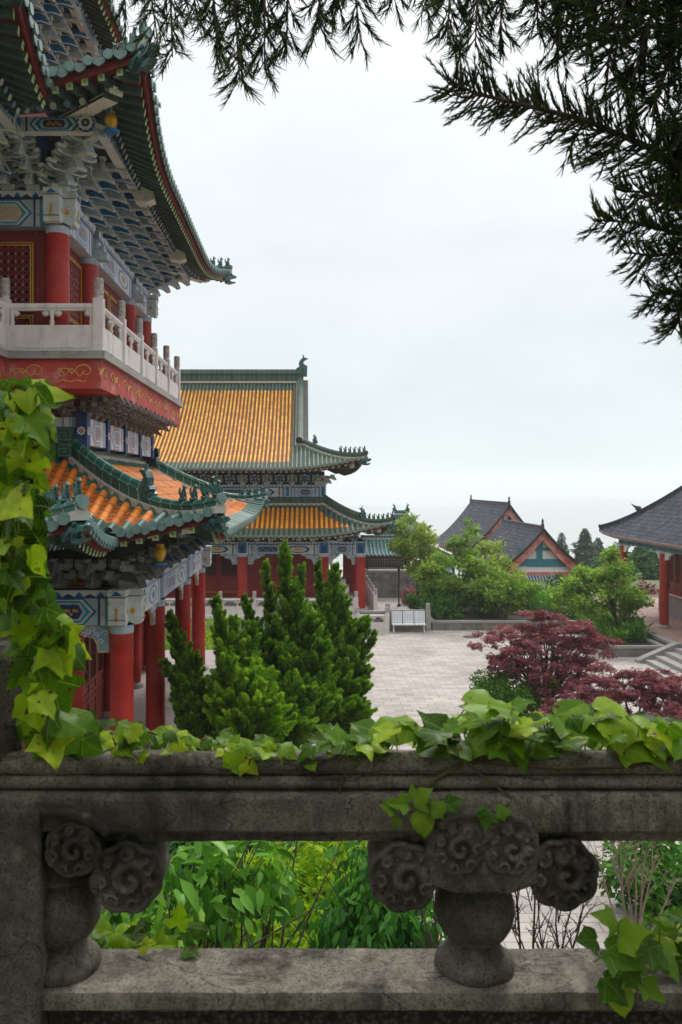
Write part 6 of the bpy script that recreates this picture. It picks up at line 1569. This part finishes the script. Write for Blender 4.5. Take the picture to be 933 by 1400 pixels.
# along the rail top, left
rv=thing('trailing_vine','low trailing vine of small leaves along the left half of the stone rail','vine',W(200,1030,1.9)); it=[]
for k in range(150):
    x=rr.uniform(40,345) if k<128 else rr.uniform(345,450); hi=lerp(970,1006,min(1,max(0,(x-80)/220))) if x<345 else 1016
    y=rr.uniform(hi,1030); Y=rr.uniform(1.80,1.98)
    it.append((W(x,y,Y),(rr.uniform(-1,1),-rr.uniform(.1,.8),rr.uniform(-.5,.2)),(rr.uniform(-.4,.4),-rr.uniform(.2,.8),1),rr.uniform(.026,.052)))
it.append((W(318,1030,1.80),(.4,-.4,-.8),(0,-1,.5),.05)); it.append((W(334,1040,1.795),(.8,-.3,-.6),(.1,-1,.6),.04))
vine_leaves(rv,it,L_IVY)
b=MB(); b.tube([Vector((-.66+.12*i,1.87+.03*math.sin(i*1.3),-.637+.004*math.sin(i*2))) for i in range(9)],.004,6); b.build('stem',[M_STEM],rv)
# big leaves on the rail, right
bv_=thing('broad_leaf_vine','vine with broad bright leaves piled on the right half of the rail','vine',W(700,1030,1.9)); it=[]
tops=((430,1018),(500,992),(560,975),(610,968),(660,946),(710,950),(760,968),(800,962),(850,960),(890,975),(940,985),(1010,990))
def ty(x):
    for (a,b_),(c,d) in zip(tops,tops[1:]):
        if a<=x<=c: return lerp(b_,d,(x-a)/(c-a))
    return 1000
for k in range(150):
    x=rr.uniform(445,990); t0=ty(x); y=lerp(t0+10,1022,rr.random()**.9); Y=rr.uniform(1.76,2.04)
    it.append((W(x,y,Y),(rr.uniform(-1,1),-rr.uniform(-.3,.6),rr.uniform(-.25,.22)),(rr.uniform(-.5,.5),-rr.uniform(.05,.6),1),.034+.045*rr.random()**1.3))
for x,y,s,d,n in((640,962,.105,(1,-.1,.0),(0,-.35,1)),(690,985,.12,(-.8,-.5,-.3),(-.2,-.6,1)),(760,980,.115,(.8,-.5,-.3),(.2,-.5,1)),(820,975,.12,(1,-.3,-.1),(0,-.5,1)),(560,985,.11,(-1,-.4,-.2),(-.1,-.5,1)),(520,1005,.095,(-1,-.5,-.2),(0,-.5,1)),(700,1008,.11,(.9,-.4,-.05),(0,-.6,1)),(620,1008,.11,(-.7,-.5,-.1),(0,-.7,1)),(850,998,.11,(.6,-.5,-.2),(.2,-.7,1)),(900,995,.105,(.9,-.4,-.2),(.2,-.8,.9))): it.append((W(x,y,1.84),d,n,s))
vine_leaves(bv_,it,L_IVY)
b=MB(); b.tube([Vector((.08+.1*i,1.84+.02*math.sin(i*1.7),-.634+.003*math.sin(i*2.3))) for i in range(10)],[.0055]*10,7)
b.tube([W(935,1036,1.80),W(850,1048,1.795),W(760,1050,1.79),W(640,1040,1.80),W(600,1062,1.795),W(560,1098,1.80),W(515,1118,1.80),W(450,1128,1.80)],[.005,.005,.0048,.0045,.004,.0035,.003,.002],7)
b.tube([W(500,1034,1.80),W(470,1062,1.795),W(462,1090,1.80),W(455,1120,1.80)],.0022,6); b.tube([W(640,1045,1.79),W(700,1092,1.79),W(690,1105,1.785)],.003,6)
b.build('stem',[M_STEM],bv_)
sv=thing('vine_sprig','sprig of five small leaves on the front of the rail over the middle baluster','vine',W(570,1110,1.78)); it=[]
for x,y,s,d in((540,1105,.042,(-.8,-.2,.3)),(566,1095,.055,(.6,-.2,.5)),(556,1100,.05,(-.9,-.2,.1)),(590,1108,.05,(.9,-.2,.5)),(580,1112,.062,(.1,-.3,-1)),(612,1100,.042,(.9,-.2,.4)),(545,1120,.03,(-.5,-.2,-.6)),(668,1112,.045,(-.3,-.3,-.9)),(680,1110,.04,(.9,-.2,.2)),(668,1110,.03,(-.9,-.2,.3))): it.append((W(x,y,1.765),d,(rr.uniform(-.3,.3),-1,.7),s*.78))
vine_leaves(sv,it,L_IVYD)
lr=thing('sill_vine','leafy vine spilling over the base rail in the lower right corner','vine',W(900,1300,1.85)); it=[]
for k in range(40):
    x=rr.uniform(850,990); y=rr.uniform(1250+max(0,(920-x))*.5,1325); it.append((W(x,y,rr.uniform(1.72,1.95)),(rr.uniform(-1,.6),-rr.uniform(.1,.7),rr.uniform(-.4,.4)),(rr.uniform(-.5,.5),-rr.uniform(.2,.9),.9),rr.uniform(.034,.06)))
for x,y,s,d in((848,1283,.085,(.4,-.4,.4)),(842,1262,.07,(-.6,-.3,.5)),(830,1300,.088,(1,-.5,-.3)),(826,1338,.075,(.7,-.5,-.5)),(850,1348,.07,(.1,-.4,-1)),(815,1285,.06,(-.8,-.3,.2)),(900,1300,.075,(.4,-.5,-.4)),(880,1345,.06,(.6,-.4,-.4))): it.append((W(x,y,1.74),d,(rr.uniform(-.2,.2),-.8,.9),s*.82))
vine_leaves(lr,it,L_IVYD)
b=MB(); b.tube([W(960,1290,1.9),W(900,1300,1.85),W(850,1300,1.8),W(840,1340,1.765)],[.004,.004,.0035,.002],6); b.build('stem',[M_STEM],lr)
NOPET=True
ls=thing('sill_sprig','small yellow green sprig growing from the left of the base rail','vine',W(210,1300,1.9)); it=[]
for k in range(20): it.append((W(rr.uniform(120,260),rr.uniform(1262,1300),rr.uniform(1.92,2.1)),(rr.uniform(-1,1),-rr.uniform(0,.6),rr.uniform(-.3,.6)),(rr.uniform(-.4,.4),-.5,1),rr.uniform(.035,.06)))
vine_leaves(ls,it,L_IVY)
# ---- overhanging conifer
def strand(n=5,bend=.34):
    v=[];f=[]
    for i in range(n+1):
        q=i/n; w_=.5*(1-.45*q) if i<n else .16
        for k in range(3):
            a=2*PI*k/3; v.append((w_*math.cos(a),q,bend*q*q+0))
    # cross-section is scaled by x only; give it a small z thickness relative to length
    v=[(x,y,z+(.035*(1-.75*y))*math.sin(2*PI*(j%3)/3)) for j,(x,y,z) in enumerate(v)]
    for i in range(n):
        for k in range(3): a=i*3+k;b_=i*3+(k+1)%3; f.append((a,b_,b_+3,a+3))
    return v,f
STR=strand()
RNG=np.random.default_rng(5); rr=random.Random(55)
con=thing('conifer_tree','dark conifer whose needle branches hang over the top of the view','conifer',(3.4,-1.2,-1.72))
def conifer_branch(path,twl=(.12,.24),tw_n=60,wood=.012,st=26,sl=(.045,.085),down=.3,sw=.0062,side=1.0,name='branch'):
    pts=[Vector(p) for p in path]; seg=[(pts[i+1]-pts[i]).length for i in range(len(pts)-1)]; L=sum(seg)
    def at(q):
        q*=L
        for i,s in enumerate(seg):
            if q<=s or i==len(seg)-1: return pts[i].lerp(pts[i+1],min(1,q/s)),(pts[i+1]-pts[i]).normalized()
            q-=s
    b=MB(); b.tube(pts,[lerp(wood,wood*.3,i/(len(pts)-1)) for i in range(len(pts))],7)
    P=[];D=[]
    for k in range(tw_n):
        q=(k+rr.random())/tw_n; p,d=at(q*.99)
        v=Vector((rr.gauss(0,1),rr.gauss(0,1)*.7,rr.gauss(0,1))); v-=d*v.dot(d); v.normalize()
        ld=(d*rr.uniform(.5,1.1)+v*rr.uniform(.4,1.0)*side+Vector((0,0,-down))).normalized(); l=rr.uniform(*twl)*(1-.35*q)
        e=p+ld*l; m=p.lerp(e,.5)+v*.01*rr.uniform(-1,1)-Vector((0,0,.012))
        b.tube([p,m,e],[wood*.28,wood*.2,wood*.1],4)
        for j in range(int(st*l/.18)):
            s=rr.uniform(.08,1.0); pp=(p.lerp(m,s*2) if s<.5 else m.lerp(e,s*2-1)); u=Vector((rr.gauss(0,1),rr.gauss(0,1),rr.gauss(0,1))); u-=ld*u.dot(ld); u.normalize()
            P.append(tuple(pp)); D.append(tuple(ld*rr.uniform(1.0,1.6)+u*rr.uniform(.15,.6)+Vector((0,0,-down*.7))))
    br=b.build(name,[M_BARK],con)
    P=np.array(P);D=np.array(D);n=len(P); Ls=RNG.uniform(*sl,n)
    up=-D/np.linalg.norm(D,axis=1,keepdims=True)*.0+np.tile([0,0,1.],(n,1))+unit(n)*.5
    scatter('needles',STR,P,frames(D,up),np.stack([np.full(n,sw)*RNG.uniform(.8,1.2,n),Ls,Ls],1),RNG.random(n),L_CON,br)
def pth(l,Y0,Y1): return [W(x,y,lerp(Y0,Y1,i/(len(l)-1))) for i,(x,y) in enumerate(l)]
# fronds hanging in from above on the left
for l,Y,n in((((150,-120),(165,-50),(172,10)),3.4,16),(((190,-140),(200,-50),(214,42)),3.3,20),(((240,-150),(232,-50),(236,78)),3.2,24),(((290,-160),(285,-60),(300,62)),3.1,24),(((330,-150),(318,-50),(328,112)),3.0,30),(((370,-150),(362,-50),(362,96)),3.1,26),(((410,-150),(395,-60),(392,66)),3.2,24),(((450,-150),(438,-60),(436,40)),3.2,22),(((490,-150),(480,-60),(492,44)),3.3,20),(((535,-140),(530,-60),(540,0)),3.3,16),(((260,-120),(262,-60),(268,20)),3.4,24),(((345,-120),(340,-60),(340,30)),3.3,24),(((460,-120),(462,-60),(462,10)),3.4,20),
  (((580,-130),(585,-60),(582,8)),3.2,16),(((630,-140),(618,-50),(612,52)),3.0,24),(((660,-150),(655,-50),(650,64)),3.0,24),(((700,-150),(690,-50),(684,44)),3.1,22),(((740,-150),(735,-40),(735,40)),3.1,26),(((775,-150),(770,-30),(765,70)),3.0,30)):
    conifer_branch(pth(l,Y,Y-.15),(.10,.19),int(n*1.9),.009,32,(.034,.066),.5,side=1.3,sw=.0052)
# dense mass in the top right corner
for l,Y,n in((((860,-140),(830,-40),(800,50)),2.9,50),(((900,-140),(860,-20),(830,90)),2.8,60),(((960,-140),(900,-10),(862,120)),2.8,64),(((1000,-80),(930,40),(890,160)),2.8,64),(((1010,-20),(960,90),(925,200)),2.8,54),(((1000,-120),(940,-40),(880,40)),3.0,60),(((820,-140),(800,-50),(785,20)),3.0,40),(((1020,100),(970,160),(935,240)),2.9,40)):
    conifer_branch(pth(l,Y,Y-.1),(.12,.24),int(n*1.35),.012,52,(.022,.05),.2,sw=.0054,side=1.5)
# brown bough reaching in from the right
conifer_branch(pth(((1010,262),(940,232),(880,198),(800,164),(710,142),(650,128),(612,108)),2.7,3.0),(.09,.21),300,.014,62,(.016,.032),.12,side=1.6,sw=.0046)
conifer_branch(pth(((800,164),(785,190),(775,210)),2.85,2.85),(.06,.11),14,.006,24,(.035,.055),.3); conifer_branch(pth(((850,185),(835,205),(815,215)),2.8,2.8),(.06,.12),16,.006,24,(.035,.055),.3)
# tufts lower on the right edge
for l,n in((((1020,330),(930,320),(870,305),(815,300)),60),(((1000,300),(930,280),(880,262),(850,262)),44),(((1010,360),(940,345),(890,350),(860,345)),44),(((1000,410),(950,395),(915,400),(890,400)),34),(((1000,390),(960,400),(930,425),(922,450)),34),(((1000,270),(950,255),(915,240)),30)):
    conifer_branch(pth(l,2.7,2.8),(.08,.17),int(n*1.9),.010,60,(.016,.034),.1,side=1.7,sw=.0048)
# trunk, and an unseen crown mass behind the lens, added to shade the foreground
b=MB(); b.tube([(3.4,-1.2,-1.75),(3.35,-1.2,.5),(3.2,-1.1,4),(3.1,-1.0,8)],[.34,.28,.2,.08],12)
for k in range(16):
    a=rr.uniform(0,2*PI); z=rr.uniform(1.8,6.5); e=Vector((3.2+3.6*math.cos(a),-2.8+2.2*math.sin(a),z+rr.uniform(-.6,.4)))
    b.tube([(3.25,-1.15,z-.3),Vector((3.25,-1.15,z)).lerp(e,.5)+Vector((0,0,.2)),e],[.08,.05,.01],7)
b.tube([(3.3,-1.15,1.6),(3.0,.6,2.1),W(1010,262,2.7)],[.07,.045,.016],8); b.tube([(3.25,-1.1,2.6),(1.5,1.2,3.3),W(640,-150,3.1)],[.07,.04,.012],8); b.tube([(3.25,-1.1,3.0),(0.6,1.2,3.3),W(330,-160,3.1),W(160,-130,3.4)],[.08,.05,.02,.008],8)
b.build('trunk',[M_BARK],con)
n=9000; 
cl=[]
for k in range(110):
    while True:
        c=np.array((rr.uniform(-3.5,7),rr.uniform(-8,-1.4),rr.uniform(1.2,5.5)))
        break
    cl.append((c,(.75,.75,.42)))
P,R,S,rn=leaves_in(cl,n,.26,.3,.6,.4)
ok=(P[:,2]>.66*np.maximum(0,P[:,1])+.75); scatter('crown',FERN,P[ok],R[ok],S[ok],rn[ok],L_CON,con)
